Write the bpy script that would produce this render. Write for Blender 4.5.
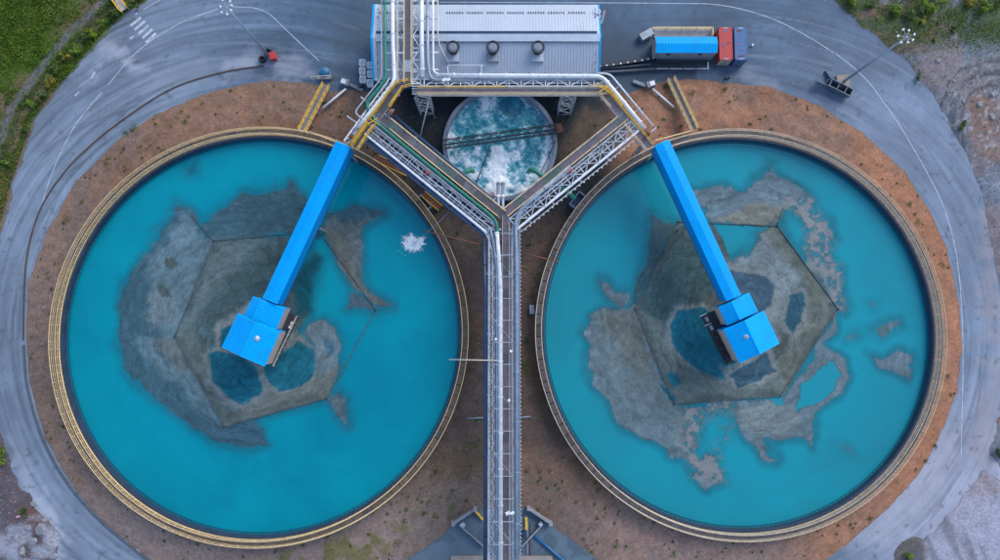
import bpy, math, random
import numpy as np
from mathutils import Vector, Matrix
random.seed(7); rng = np.random.default_rng(11)
R = math.radians
for o in list(bpy.data.objects): bpy.data.objects.remove(o)
scene = bpy.context.scene; col = scene.collection

# ------------------------------------------------------------------ camera, sky, sun, exposure
CH, TILT, FPX = 120.0, R(3.9), 659.0
cd = bpy.data.cameras.new('camera'); cam = bpy.data.objects.new('camera', cd); col.objects.link(cam)
cam.location = (0, 0, CH); cam.rotation_euler = (TILT, 0, 0)
cd.sensor_width = 36; cd.lens = 18 * FPX / 500.0; cd.clip_start = 1; cd.clip_end = 6000
scene.camera = cam
world = bpy.data.worlds.new('World'); scene.world = world; world.use_nodes = True
wn = world.node_tree.nodes; wl = world.node_tree.links
sky = wn.new('ShaderNodeTexSky'); sky.sky_type = 'NISHITA'; sky.sun_disc = False
SUN_EL, SUN_AZ = 36, 38          # azimuth clockwise from north (+Y)
sky.sun_elevation = R(SUN_EL); sky.sun_rotation = R(SUN_AZ)
sky.air_density = 1.0; sky.dust_density = 1.2; sky.ozone_density = 1.0
wl.new(sky.outputs[0], wn['Background'].inputs[0]); wn['Background'].inputs[1].default_value = 0.15
sd = bpy.data.lights.new('sun', 'SUN'); so = bpy.data.objects.new('sun', sd); col.objects.link(so)
sd.energy = 0.9; sd.angle = R(30); sd.color = (1, .97, .93)
sdir = Vector((math.sin(R(SUN_AZ))*math.cos(R(SUN_EL)), math.cos(R(SUN_AZ))*math.cos(R(SUN_EL)), math.sin(R(SUN_EL))))
so.rotation_euler = sdir.to_track_quat('Z', 'Y').to_euler(); so.location = (60, 40, 90)
scene.view_settings.view_transform = 'Standard'; scene.view_settings.look = 'None'
scene.view_settings.exposure = 0.86; scene.view_settings.gamma = 1

# ------------------------------------------------------------------ coordinates: photograph point + height -> place in metres
ct, st = math.cos(TILT), math.sin(TILT)
def P(px, py, z=0.0):
    a, b = (px-500)/FPX, (280-py)/FPX
    d = (a, st + b*ct, -ct + b*st); s = (z-CH)/d[2]
    return Vector((d[0]*s, d[1]*s, z))
def proj(X, Y, Z=0.0):
    dz = Z-CH; dep = Y*st - dz*ct; up = Y*ct + dz*st
    return 500 + FPX*X/dep, 280 - FPX*up/dep

# ------------------------------------------------------------------ numpy noise
def vnoise(x, y, seed=0):
    xi = np.floor(x).astype(np.int64); yi = np.floor(y).astype(np.int64)
    fx = x-xi; fy = y-yi; fx = fx*fx*(3-2*fx); fy = fy*fy*(3-2*fy)
    def h(i, j):
        n = (i*374761393 + j*668265263 + seed*982451653) & 0x7fffffff
        n = ((n ^ (n >> 13))*1274126177) & 0x7fffffff
        return ((n ^ (n >> 16)) & 0xffff)/65535.0
    return (h(xi, yi)*(1-fx)+h(xi+1, yi)*fx)*(1-fy) + (h(xi, yi+1)*(1-fx)+h(xi+1, yi+1)*fx)*fy
def fbm(x, y, seed=0, octv=4):
    s = 0; a = .5; t = 0
    for k in range(octv):
        s = s + a*vnoise(x*2**k+17*k, y*2**k-9*k, seed+k); t += a; a *= .5
    return s/t
def sdist(px, py, poly):            # signed distance, positive inside
    q = np.array(poly, float); d = np.full(px.shape, 1e9); ins = np.zeros(px.shape, bool); n = len(q)
    for i in range(n):
        ax, ay = q[i]; bx, by = q[(i+1) % n]; ex, ey = bx-ax, by-ay
        t = np.clip(((px-ax)*ex+(py-ay)*ey)/(ex*ex+ey*ey+1e-9), 0, 1)
        d = np.minimum(d, (px-ax-t*ex)**2+(py-ay-t*ey)**2)
        if ay != by:
            c = ((ay > py) != (by > py)) & (px < (bx-ax)*(py-ay)/(by-ay)+ax); ins ^= c
    d = np.sqrt(d); return np.where(ins, d, -d)
def sm(x, a, b):
    t = np.clip((x-a)/(b-a), 0, 1); return t*t*(3-2*t)

# ------------------------------------------------------------------ materials
MATS = {}
def mk(name, c, rough=.6, metal=0.0, var=.18, scale=.8, bump=0.0, bscale=6.0, attr=None, alpha=None, dirt=None, spec=.5, wave=None, fine=.0):
    if name in MATS: return MATS[name]
    m = bpy.data.materials.new(name); m.use_nodes = True; nt = m.node_tree; N = nt.nodes; L = nt.links
    b = N['Principled BSDF']; b.inputs['Roughness'].default_value = rough; b.inputs['Metallic'].default_value = metal
    b.inputs['Specular IOR Level'].default_value = spec
    g = N.new('ShaderNodeNewGeometry')
    nz = N.new('ShaderNodeTexNoise'); nz.inputs['Scale'].default_value = scale; nz.inputs['Detail'].default_value = 6; nz.inputs['Roughness'].default_value = .62
    L.new(g.outputs['Position'], nz.inputs['Vector'])
    mr = N.new('ShaderNodeMapRange'); mr.inputs[1].default_value = .25; mr.inputs[2].default_value = .75
    mr.inputs[3].default_value = 1-var; mr.inputs[4].default_value = 1+var; L.new(nz.outputs[0], mr.inputs[0])
    val = mr.outputs[0]
    if fine:
        n2 = N.new('ShaderNodeTexNoise'); n2.inputs['Scale'].default_value = bscale; n2.inputs['Detail'].default_value = 4; L.new(g.outputs['Position'], n2.inputs['Vector'])
        m2 = N.new('ShaderNodeMapRange'); m2.inputs[1].default_value = .3; m2.inputs[2].default_value = .7
        m2.inputs[3].default_value = 1-fine; m2.inputs[4].default_value = 1+fine; L.new(n2.outputs[0], m2.inputs[0])
        mm = N.new('ShaderNodeMath'); mm.operation = 'MULTIPLY'; L.new(val, mm.inputs[0]); L.new(m2.outputs[0], mm.inputs[1]); val = mm.outputs[0]
    mx = N.new('ShaderNodeVectorMath'); mx.operation = 'SCALE'; L.new(val, mx.inputs['Scale'])
    if attr:
        at = N.new('ShaderNodeAttribute'); at.attribute_name = attr; L.new(at.outputs['Color'], mx.inputs[0])
    else: mx.inputs[0].default_value = c
    out = mx.outputs[0]
    if dirt:
        dc, amt, ds = dirt
        n3 = N.new('ShaderNodeTexNoise'); n3.inputs['Scale'].default_value = ds; n3.inputs['Detail'].default_value = 8; L.new(g.outputs['Position'], n3.inputs['Vector'])
        r3 = N.new('ShaderNodeMapRange'); r3.inputs[1].default_value = .52; r3.inputs[2].default_value = .72; r3.inputs[3].default_value = 0; r3.inputs[4].default_value = amt; L.new(n3.outputs[0], r3.inputs[0])
        mi = N.new('ShaderNodeMixRGB'); L.new(r3.outputs[0], mi.inputs[0]); L.new(out, mi.inputs[1]); mi.inputs[2].default_value = (*dc, 1); out = mi.outputs[0]
    L.new(out, b.inputs['Base Color'])
    if bump:
        nb = N.new('ShaderNodeTexNoise'); nb.inputs['Scale'].default_value = bscale; nb.inputs['Detail'].default_value = 5; L.new(g.outputs['Position'], nb.inputs['Vector'])
        bp = N.new('ShaderNodeBump'); bp.inputs['Strength'].default_value = min(1, bump*4); bp.inputs['Distance'].default_value = bump; L.new(nb.outputs[0], bp.inputs['Height']); L.new(bp.outputs[0], b.inputs['Normal'])
    if alpha:
        aa = N.new('ShaderNodeAttribute'); aa.attribute_name = alpha; L.new(aa.outputs['Fac'], b.inputs['Alpha'])
    MATS[name] = m; return m

white = mk('white_paint', (.72, .74, .77), .45, 0, .1, 1.2, dirt=((.33, .30, .28), .5, .9))
offwhite = mk('pale_steel', (.40, .44, .50), .45, .1, .15, 1.0, dirt=((.22, .18, .16), .55, .8))
galv = mk('galvanised', (.30, .34, .40), .5, .3, .2, 1.5, dirt=((.16, .12, .10), .4, 1.0))
greypipe = mk('grey_blue_pipe', (.24, .31, .40), .4, .2, .15, .8, dirt=((.5, .5, .52), .4, .7))
darkblue = mk('dark_blue_pipe', (.018, .05, .11), .4, .1, .3, .6)
greenp = mk('green_pipe', (.008, .19, .135), .4, 0, .15, .8, dirt=((.02, .10, .08), .5, .8))
yellow = mk('yellow_paint', (.78, .47, .04), .5, 0, .2, 1.2, dirt=((.25, .14, .05), .5, 1.4))
tanrail = mk('cream_rail', (.80, .58, .30), .5, 0, .15, .6, dirt=((.40, .27, .14), .55, .5))
palerail = mk('pale_rail', (.58, .52, .45), .5, 0, .15, .7, dirt=((.36, .26, .18), .5, .6))
grating = mk('grating', (.115, .11, .125), .65, .2, .25, .9, fine=.35, bscale=14)
grating2 = mk('grating_dusty', (.17, .165, .185), .65, .2, .25, .9, fine=.3, bscale=14)
gratdark = mk('grating_dark', (.085, .075, .075), .65, .2, .25, .9, fine=.35, bscale=14)
gratbrown = mk('grating_brown', (.115, .098, .096), .65, .1, .3, .5, fine=.35, bscale=9)
gratgold = mk('grating_ochre', (.135, .098, .068), .65, .1, .3, .5, fine=.35, bscale=9)
gratwarm = mk('grating_pink', (.19, .155, .185), .65, .2, .25, .9, fine=.3, bscale=14)
gratgreen = mk('grating_green', (.11, .16, .155), .65, .2, .25, .9, fine=.3, bscale=14)
blueroof = mk('blue_sheet', (.0, .385, .84), .5, 0, .09, .35, spec=.12, dirt=((.02, .27, .56), .45, .6), fine=.04, bscale=3)
bluewall = mk('blue_cladding', (.0, .26, .66), .5, 0, .06, .5, spec=.15)
tanwall = mk('tan_cladding', (.42, .35, .31), .6, 0, .15, .8)
roofgrey = mk('roof_metal', (.44, .50, .58), .45, .1, .10, .25, dirt=((.36, .38, .43), .5, .5))
roofpale = mk('roof_flashing', (.52, .57, .63), .42, .15, .12, .5)
darksteel = mk('dark_steel', (.035, .04, .05), .55, .3, .3, 1.2)
rust = mk('rusty_steel', (.16, .06, .03), .8, 0, .3, 1.5)
orange = mk('orange_paint', (.34, .14, .08), .55, 0, .25, 2.0)
concrete = mk('concrete', (.26, .27, .29), .8, 0, .2, .7, bump=.01, bscale=9, dirt=((.14, .13, .13), .5, .5))
darkconc = mk('dark_concrete', (.085, .10, .125), .75, 0, .25, .7, bump=.01, bscale=8)
warmconc = mk('warm_concrete', (.30, .25, .22), .8, 0, .2, .7, bump=.01, bscale=8)
paintline = mk('road_paint', (.46, .51, .58), .6, 0, .3, .9, fine=.3, bscale=5, dirt=((.20, .23, .28), .9, .8))
redpaint = mk('red_container_paint', (.52, .045, .045), .5, 0, .15, .9, dirt=((.16, .05, .05), .5, 1.1))
bluepaint = mk('blue_container_paint', (.035, .15, .34), .5, 0, .15, .9, dirt=((.22, .07, .07), .5, 1.3))
foamwhite = mk('foam', (.90, .93, .95), .7, 0, .15, 1.5, bump=.05, bscale=5)
plasticw = mk('white_plastic', (.78, .80, .80), .45, 0, .1, 2)
rubber = mk('rubber', (.012, .012, .014), .8)
lampglass = mk('lamp_face', (.8, .82, .85), .2, 0, .03)
leafm = mk('leaf', (.1, .1, .1), .7, 0, .25, 1.2, attr='col', spec=.08)
barkm = mk('bark', (.06, .045, .035), .9)
groundm = mk('soil', (.1, .1, .1), .9, 0, .22, .55, bump=.05, bscale=2.2, attr='col', fine=.18, spec=.2)
roadm = mk('asphalt', (.1, .1, .1), .72, 0, .12, .35, bump=.008, bscale=5, attr='col', fine=.10, spec=.35)
sludgem = mk('sludge_crust', (.1, .1, .1), .62, 0, .14, 1.1, bump=.03, bscale=3.0, attr='col', alpha='cover', fine=.16, spec=.12)
stonem = mk('stone', (.22, .22, .24), .85, 0, .3, .8, bump=.03, bscale=6)

def water_mat(name, c1, c2, rough=.08):
    m = bpy.data.materials.new(name); m.use_nodes = True; N = m.node_tree.nodes; L = m.node_tree.links; b = N['Principled BSDF']
    b.inputs['Roughness'].default_value = rough; b.inputs['IOR'].default_value = 1.33
    g = N.new('ShaderNodeNewGeometry'); n = N.new('ShaderNodeTexNoise'); n.inputs['Scale'].default_value = .055; n.inputs['Detail'].default_value = 9; n.inputs['Distortion'].default_value = .5; n.inputs['Roughness'].default_value = .6
    L.new(g.outputs['Position'], n.inputs['Vector'])
    r = N.new('ShaderNodeValToRGB'); r.color_ramp.elements[0].position = .3; r.color_ramp.elements[1].position = .62
    r.color_ramp.elements[0].color = (*c2, 1); r.color_ramp.elements[1].color = (*c1, 1); L.new(n.outputs[0], r.inputs[0]); L.new(r.outputs[0], b.inputs['Base Color'])
    nb = N.new('ShaderNodeTexNoise'); nb.inputs['Scale'].default_value = .9; nb.inputs['Detail'].default_value = 4; L.new(g.outputs['Position'], nb.inputs['Vector'])
    bp = N.new('ShaderNodeBump'); bp.inputs['Strength'].default_value = .35; bp.inputs['Distance'].default_value = .06; L.new(nb.outputs[0], bp.inputs['Height']); L.new(bp.outputs[0], b.inputs['Normal'])
    return m
creamR = mk('cream_rail_worn', (.66, .54, .38), .5, 0, .15, .6, dirt=((.36, .26, .16), .6, .5))
waterL = water_mat('turquoise_water', (.0, .262, .330), (.0, .192, .268))
waterR = water_mat('milky_turquoise_water', (.010, .275, .335), (.016, .215, .268))

def churn_mat():
    m = bpy.data.materials.new('churning_water'); m.use_nodes = True; N = m.node_tree.nodes; L = m.node_tree.links; b = N['Principled BSDF']
    b.inputs['Roughness'].default_value = .25
    at = N.new('ShaderNodeAttribute'); at.attribute_name = 'col'
    g = N.new('ShaderNodeNewGeometry'); n = N.new('ShaderNodeTexNoise'); n.inputs['Scale'].default_value = 1.6; n.inputs['Detail'].default_value = 8; n.inputs['Roughness'].default_value = .72; n.inputs['Distortion'].default_value = 1.4
    L.new(g.outputs['Position'], n.inputs['Vector'])
    ad = N.new('ShaderNodeMath'); ad.operation = 'ADD'; L.new(at.outputs['Fac'], ad.inputs[0]); L.new(n.outputs[0], ad.inputs[1])
    r = N.new('ShaderNodeValToRGB'); e = r.color_ramp.elements; e[0].position = .40; e[0].color = (.0, .14, .21, 1); e[1].position = .80; e[1].color = (.86, .92, .94, 1)
    k = e.new(.58); k.color = (.010, .25, .33, 1); k = e.new(.70); k.color = (.22, .50, .58, 1)
    sc = N.new('ShaderNodeMath'); sc.operation = 'MULTIPLY'; sc.inputs[1].default_value = .8; L.new(ad.outputs[0], sc.inputs[0]); L.new(sc.outputs[0], r.inputs[0]); L.new(r.outputs[0], b.inputs['Base Color'])
    bp = N.new('ShaderNodeBump'); bp.inputs['Strength'].default_value = .6; bp.inputs['Distance'].default_value = .2; L.new(n.outputs[0], bp.inputs['Height']); L.new(bp.outputs[0], b.inputs['Normal'])
    return m
churnm = churn_mat()

# ------------------------------------------------------------------ object helpers
WL = {}
def tag(o, label=None, cat=None, group=None, kind=None):
    if label: o['label'] = label
    if cat: o['category'] = cat
    if group: o['group'] = group
    if kind: o['kind'] = kind
    return o
def empty(name, loc, label, cat, group=None):
    o = bpy.data.objects.new(name, None); col.objects.link(o); o.location = loc; o.empty_display_size = .5
    WL[o.name] = Vector(loc); return tag(o, label, cat, group)
def place(name, mesh, parent, loc, rz=0.0, scale=None):
    o = bpy.data.objects.new(name, mesh); col.objects.link(o)
    base = WL[parent.name] if parent else Vector((0, 0, 0))
    o.parent = parent; o.location = Vector(loc)-base; o.rotation_euler = (0, 0, rz)
    if scale: o.scale = scale
    WL[o.name] = Vector(loc); return o
class MB:
    def __init__(s): s.v = []; s.f = []
    def add(s, vs, fs):
        n = len(s.v); s.v += [tuple(v) for v in vs]; s.f += [tuple(i+n for i in f) for f in fs]; return s
    def box(s, c, size, rz=0.0):
        cx, cy, cz = c; x, y, z = size[0]/2, size[1]/2, size[2]/2; ca, sa = math.cos(rz), math.sin(rz)
        vs = [(cx+a*x*ca-b*y*sa, cy+a*x*sa+b*y*ca, cz+d*z) for d in (-1, 1) for a, b in ((-1, -1), (1, -1), (1, 1), (-1, 1))]
        return s.add(vs, [(3, 2, 1, 0), (4, 5, 6, 7), (0, 1, 5, 4), (1, 2, 6, 5), (2, 3, 7, 6), (3, 0, 4, 7)])
    def beam(s, a, b, w, h):
        a, b = Vector(a), Vector(b); d = b-a
        if d.length < 1e-6: return s
        d.normalize(); up = Vector((0, 0, 1)) if abs(d.z) < .98 else Vector((0, 1, 0))
        r = d.cross(up).normalized(); u = r.cross(d).normalized(); r *= w/2; u *= h/2
        vs = [p+i*r+j*u for p in (a, b) for i, j in ((-1, -1), (1, -1), (1, 1), (-1, 1))]
        return s.add(vs, [(0, 1, 2, 3), (7, 6, 5, 4), (0, 4, 5, 1), (1, 5, 6, 2), (2, 6, 7, 3), (3, 7, 4, 0)])
    def tube(s, pts, r, n=8, closed=False, caps=True):
        pts = [Vector(p) for p in pts]; m = len(pts); rings = []; base = len(s.v)
        rr = r if isinstance(r, (list, tuple)) else [r]*m
        for i, p in enumerate(pts):
            if closed: t = (pts[(i+1) % m]-pts[i-1])
            else: t = (pts[min(i+1, m-1)]-pts[max(i-1, 0)])
            t.normalize(); up = Vector((0, 0, 1)) if abs(t.z) < .95 else Vector((0, 1, 0))
            a = t.cross(up).normalized(); b = a.cross(t).normalized()
            for k in range(n):
                q = 2*math.pi*k/n; s.v.append(tuple(p+a*(rr[i]*math.cos(q))+b*(rr[i]*math.sin(q))))
        for i in range(m if closed else m-1):
            j = (i+1) % m
            for k in range(n):
                s.f.append((base+i*n+k, base+j*n+k, base+j*n+(k+1) % n, base+i*n+(k+1) % n))
        if not closed and caps:
            s.f.append(tuple(base+k for k in range(n))); s.f.append(tuple(base+(m-1)*n+n-1-k for k in range(n)))
        return s
    def cyl(s, c, r, h, n=16, r2=None):
        r2 = r if r2 is None else r2; c = Vector(c)
        vs = [c+Vector((q*math.cos(2*math.pi*k/n), q*math.sin(2*math.pi*k/n), z)) for q, z in ((r, 0), (r2, h)) for k in range(n)]
        return s.add(vs, [(k, (k+1) % n, n+(k+1) % n, n+k) for k in range(n)]+[tuple(range(n-1, -1, -1)), tuple(range(n, 2*n))])
    def prism(s, poly, z0, z1):
        n = len(poly); ar = sum(poly[i][0]*poly[(i+1) % n][1]-poly[(i+1) % n][0]*poly[i][1] for i in range(n))
        if ar < 0: poly = poly[::-1]
        vs = [(p[0], p[1], z0) for p in poly]+[(p[0], p[1], z1) for p in poly]
        return s.add(vs, [tuple(range(n-1, -1, -1)), tuple(range(n, 2*n))]+[(k, (k+1) % n, n+(k+1) % n, n+k) for k in range(n)])
    def build(s, name, mat, parent=None, label=None, cat=None, group=None, kind=None, smooth=False):
        v = np.array(s.v)
        if parent: base = WL[parent.name]
        else: base = Vector(((v[:, 0].min()+v[:, 0].max())/2, (v[:, 1].min()+v[:, 1].max())/2, v[:, 2].min()))
        me = bpy.data.meshes.new(name); me.from_pydata((v-np.array(base)).tolist(), [], s.f); me.materials.append(mat)
        if smooth: me.shade_smooth()
        o = bpy.data.objects.new(name, me); col.objects.link(o); o.parent = parent
        if not parent: o.location = base
        WL[o.name] = Vector(base); return tag(o, label, cat, group, kind)
def bend(pts, rad=.8, n=5):
    pts = [Vector(p) for p in pts]; out = [pts[0]]
    for a, b, c in zip(pts, pts[1:], pts[2:]):
        d1 = (a-b); d2 = (c-b); r = min(rad, d1.length*.45, d2.length*.45); p = b+d1.normalized()*r; q = b+d2.normalized()*r
        for k in range(n+1):
            t = k/n; out.append(p*(1-t)**2+b*2*t*(1-t)+q*t*t)
    return out+[pts[-1]]
def np_mesh(name, v, f, mat, attrs=None, kind=None, smooth=True):
    me = bpy.data.meshes.new(name); f = np.asarray(f, np.int32); k = f.shape[1]
    me.vertices.add(len(v)); me.vertices.foreach_set('co', np.asarray(v, np.float32).ravel())
    me.loops.add(f.size); me.loops.foreach_set('vertex_index', f.ravel())
    me.polygons.add(len(f)); me.polygons.foreach_set('loop_start', np.arange(0, f.size, k, dtype=np.int32))
    me.update(calc_edges=True); me.validate()
    for nm, arr in (attrs or {}).items():
        arr = np.asarray(arr, np.float32)
        if arr.ndim == 2:
            a = me.attributes.new(nm, 'FLOAT_COLOR', 'POINT'); a.data.foreach_set('color', np.c_[arr, np.ones(len(arr))].astype(np.float32).ravel())
        else:
            a = me.attributes.new(nm, 'FLOAT', 'POINT'); a.data.foreach_set('value', arr)
    me.materials.append(mat)
    if smooth: me.shade_smooth()
    o = bpy.data.objects.new(name, me); col.objects.link(o); WL[o.name] = Vector((0, 0, 0))
    if kind: o['kind'] = kind
    return o
def gridfaces(nx, ny, keep=None):
    i, j = np.meshgrid(np.arange(nx-1), np.arange(ny-1), indexing='ij'); a = i*ny+j
    f = np.stack([a, a+ny, a+ny+1, a+1], -1).reshape(-1, 4)
    if keep is not None: f = f[keep[f].any(1)]
    return f
def compact(v, f, *arrs):
    u, inv = np.unique(f, return_inverse=True); return v[u], inv.reshape(f.shape), [a[u] for a in arrs]

# ------------------------------------------------------------------ tanks: placement
RIMZ, WATZ = 3.0, 1.6
def tank_place(xl, xr, yt, yb, z):
    cx0, cy0 = (xl+xr)/2, (yt+yb)/2
    a, b = P(xl, cy0, z), P(xr, cy0, z); c, d = P(cx0, yt, z), P(cx0, yb, z)
    return (a.x+b.x)/2, (c.y+d.y)/2, ((b.x-a.x)+(c.y-d.y))/4, (b.x-a.x)/2, (c.y-d.y)/2
TL = tank_place(49.5, 469.5, 130, 545, 3.6); TR = tank_place(535.5, 945, 130.5, 540, 3.6)
print('TANKS', TL, TR)
CL = tank_place(443, 557, 89, 199, 3.0); print('CLAR', CL)

# ------------------------------------------------------------------ ground and road
EMB = [(165,575),(148,558),(106,525),(74,489),(45,438),(29,380),(26,330),(28,284),(45,236),(76,181),(120,139),(155,115),(190,100),(215,91),(245,84),(270,81),(312,83),(330,92),(350,90),(372,92),(384,86),(430,84),(600,84),(628,94),(650,84),(672,80),(690,79),(717,82),(768,86),(819,106),(864,134),(906,173),(928,208),(947,248),(959,302),(962,345),(957,392),(938,441),(919,473),(887,509),(851,541),(829,558),(805,575),(738,600),(610,570),(590,554),(568,537),(554,528),(549,522),(529,508),(474,508),(454,522),(448,530),(428,546),(410,558),(395,572),(264,605)]
GRASS = [(-400,-400),(200,-400),(165,-12),(150,0),(130,12),(120,22),(105,35),(80,65),(55,95),(36,120),(15,181),(0,236),(-12,300),(-30,340),(-400,340)]
LOWL = [(-400,400),(-20,415),(0,428),(10,463),(19,486),(31,497),(38,512),(50,520),(60,536),(57,560),(66,600),(66,1000),(-400,1000)]
RIGHT = [(826,-400),(832,-5),(838,5),(860,25),(885,45),(905,60),(925,85),(940,105),(955,135),(972,170),(985,205),(993,250),(1000,290),(1003,380),(997,430),(990,455),(1010,480),(1400,480),(1400,-400)]
LOWR = [(1012,486),(985,470),(965,492),(948,515),(930,535),(915,548),(900,560),(890,600),(890,1000),(1400,1000),(1400,486)]
def zones(px, py):
    return [sdist(px, py, q) for q in (EMB, GRASS, LOWL, RIGHT, LOWR)]
def lerp(a, b, t): return a*(1-t[:, None])+np.asarray(b)[None, :]*t[:, None]
gx = np.r_[-2500, -1200, -600, -300, -180, -130, np.arange(-106, 106.2, .4), 130, 180, 300, 600, 1200, 2500]
gy = np.r_[-2500, -1200, -600, -300, -150, -90, np.arange(-60, 68.2, .4), 90, 150, 300, 600, 1200, 2500]
GX, GY = np.meshgrid(gx, gy, indexing='ij'); X, Y = GX.ravel(), GY.ravel()
inf = (np.abs(X) < 107) & (Y > -61) & (Y < 69)
px, py = proj(X, Y)
ns1 = fbm(X*.12, Y*.12, 1); ns2 = fbm(X*.5, Y*.5, 5); ns3 = fbm(X*1.6, Y*1.6, 9); ns4 = fbm(X*.04, Y*.04, 14)
wob = (ns2-.5)*5+(ns3-.5)*2.5
Z = [z+wob*(.5 if k == 0 else 1.3) for k, z in enumerate(zones(px, py))]
far = ~inf
h = np.full(X.shape, -1.0)
slope = [.020, .03, .03, .03, .018]; cap = [.75, .5, .4, .35, .03]
for z, s, c in zip(Z, slope, cap): h = np.maximum(h, np.minimum(z*s, c))
h = np.where(h > 0, h+(ns3-.5)*.16*sm(h, 0, .15)+(ns2-.5)*.3*sm(h, .05, .3), np.maximum(h, -.35))
h[far] = .3+(ns4[far]-.5)*2
dE, dG, dL, dR, dW = Z
c = np.tile(np.array([.12, .11, .105]), (len(X), 1))
# embankment
leftside = sm(px, 540, 470); top = sm(py, 260, 110)
ce = np.tile(np.array([.300, .152, .092]), (len(X), 1))
ce = lerp(ce, (.205, .142, .112), leftside*(1-top)*.85); ce = lerp(ce, (.250, .140, .090), leftside*top*.9)
ce = ce*(.68+.64*ns1)[:, None]*(.72+.56*ns2)[:, None]; ce = lerp(ce, (.15, .125, .115), sm(fbm(X*.22, Y*.22, 88), .5, .72)*.4)
ce = lerp(ce, (.13, .10, .085), sm(ns2, .52, .7)*leftside*.45)
ce = lerp(ce, (.26, .17, .12), sm(ns3, .62, .78)*.45)
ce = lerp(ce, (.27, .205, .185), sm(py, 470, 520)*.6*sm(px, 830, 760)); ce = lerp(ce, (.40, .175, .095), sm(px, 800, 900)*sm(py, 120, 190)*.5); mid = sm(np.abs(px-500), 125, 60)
ce = lerp(ce, (.080, .064, .056), mid*.8*(1-sm(py, 430, 500)))  # middle ground darkened: bridge shade painted in, together with wet soil
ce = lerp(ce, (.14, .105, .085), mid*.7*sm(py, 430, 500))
ce = lerp(ce, (.030, .034, .038), sm(np.abs(px-505), 130, 90)*sm(py, 235, 200))  # darkest under the trusses: painted shade on top of wet spilled ore
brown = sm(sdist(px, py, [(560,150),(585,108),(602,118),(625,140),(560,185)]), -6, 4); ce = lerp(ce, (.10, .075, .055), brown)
ce = lerp(ce, (.10, .065, .03), mid*sm(ns1, .5, .7)*.5*sm(py, 260, 320))
gv = sm(sdist(px, py, [(255,560),(300,548),(345,535),(395,520),(420,505),(400,540),(360,575)]), -8, 6)*sm(ns2, .42, .62); ce = lerp(ce, (.13, .12, .035), gv*.8)
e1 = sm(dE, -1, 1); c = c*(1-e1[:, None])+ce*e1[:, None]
# grass
cg = np.tile(np.array([.060, .110, .010]), (len(X), 1)); cg = lerp(cg, (.10, .115, .03), sm(ns1, .45, .7)*.8)
cg = lerp(cg, (.16, .105, .065), np.clip(sm(dG, 46, 26)*sm(dG, 4, 14)*sm(ns1, .36, .56)+.9*sm(py, 70, 100)*sm(ns1, .3, .5), 0, .85))
cg = lerp(cg, (.15, .145, .15), sm(np.abs(dG-25+(ns1-.5)*8), 5, 2.5)*.85)
cg = lerp(cg, (.03, .05, .02), sm(np.abs(dG-17), 5, 2)*.7)
cg = lerp(cg, (.15, .15, .16), sm(dG, 4, 0)*.6)
e2 = sm(dG, -1, 1); c = c*(1-e2[:, None])+cg*e2[:, None]
# lower left rubble ground
cl = np.tile(np.array([.105, .085, .095]), (len(X), 1)); cl = lerp(cl, (.14, .075, .06), sm(ns1, .5, .68)); cl = lerp(cl, (.28, .29, .34), sm(py+40*(ns2-.5), 505, 545)*sm(ns2, .35, .6))
e3 = sm(dL, -1, 1); c = c*(1-e3[:, None])+cl*e3[:, None]
# right yard: soil with wheel circles round (990,118)
cr = np.tile(np.array([.22, .185, .19]), (len(X), 1)); cr = lerp(cr, (.17, .195, .23), sm(ns1, .42, .62)); cr = lerp(cr, (.22, .125, .085), sm(fbm(X*.09, Y*.09, 33), .52, .68)*.8)
cr = lerp(cr, (.08, .11, .05), sm(py, 62, 28)*sm(ns2+.5*ns1, .52, .76)*.95)
rr = np.hypot(px-1000, (py-128)*.92)+(ns1-.5)*16+(ns2-.5)*5; ring = sm(rr, 34, 42)*sm(rr, 80, 60)*sm(py, 185, 150)
cr = lerp(cr, (.20, .185, .20), ring*.6); cr = lerp(cr, (.065, .07, .085), ring*sm(np.sin(rr*.62)+.7*np.sin(rr*1.37+1)+2.2*(ns1-.5), .35, 1.0)*.7)
cr = lerp(cr, (.22, .15, .13), sm(rr, 36, 28)*.7*sm(ns2, .3, .55)); cr = lerp(cr, (.40, .40, .42), sm(ns3, .64, .74)*sm(rr, 95, 20)*.7)
e4 = sm(dR, -1, 1); c = c*(1-e4[:, None])+cr*e4[:, None]
# lower right compacted yard
st5 = fbm((X*.8+Y*.35)*.55, (Y*.8-X*.5)*.08, 40); cw = np.tile(np.array([.335, .335, .40]), (len(X), 1)); cw = lerp(cw, (.20, .20, .24), sm(st5, .48, .64)); cw = lerp(cw, (.27, .21, .21), sm(ns1, .5, .7)*.6)
mound = sm(np.hypot(px-910, py-552)+8*(ns2-.5), 20, 12); cw = lerp(cw, (.12, .11, .12), mound)
e5 = sm(dW, -2, 2); c = c*(1-e5[:, None])+cw*e5[:, None]; h = h+mound*.25
# level below the tanks
for t, rad, dz in ((TL, TL[2], 0), (TR, TR[2], 0), (CL, CL[2], 0)):
    ins = np.hypot(X-t[0], Y-t[1]) < rad-1.2; h = np.where(ins, -.6, h)
c = np.clip(c, .012, .7)
HG = h.reshape(len(gx), len(gy)).copy()
ground = np_mesh('ground', np.c_[X, Y, h], gridfaces(len(gx), len(gy)), groundm, {'col': c}, 'structure')

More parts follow.
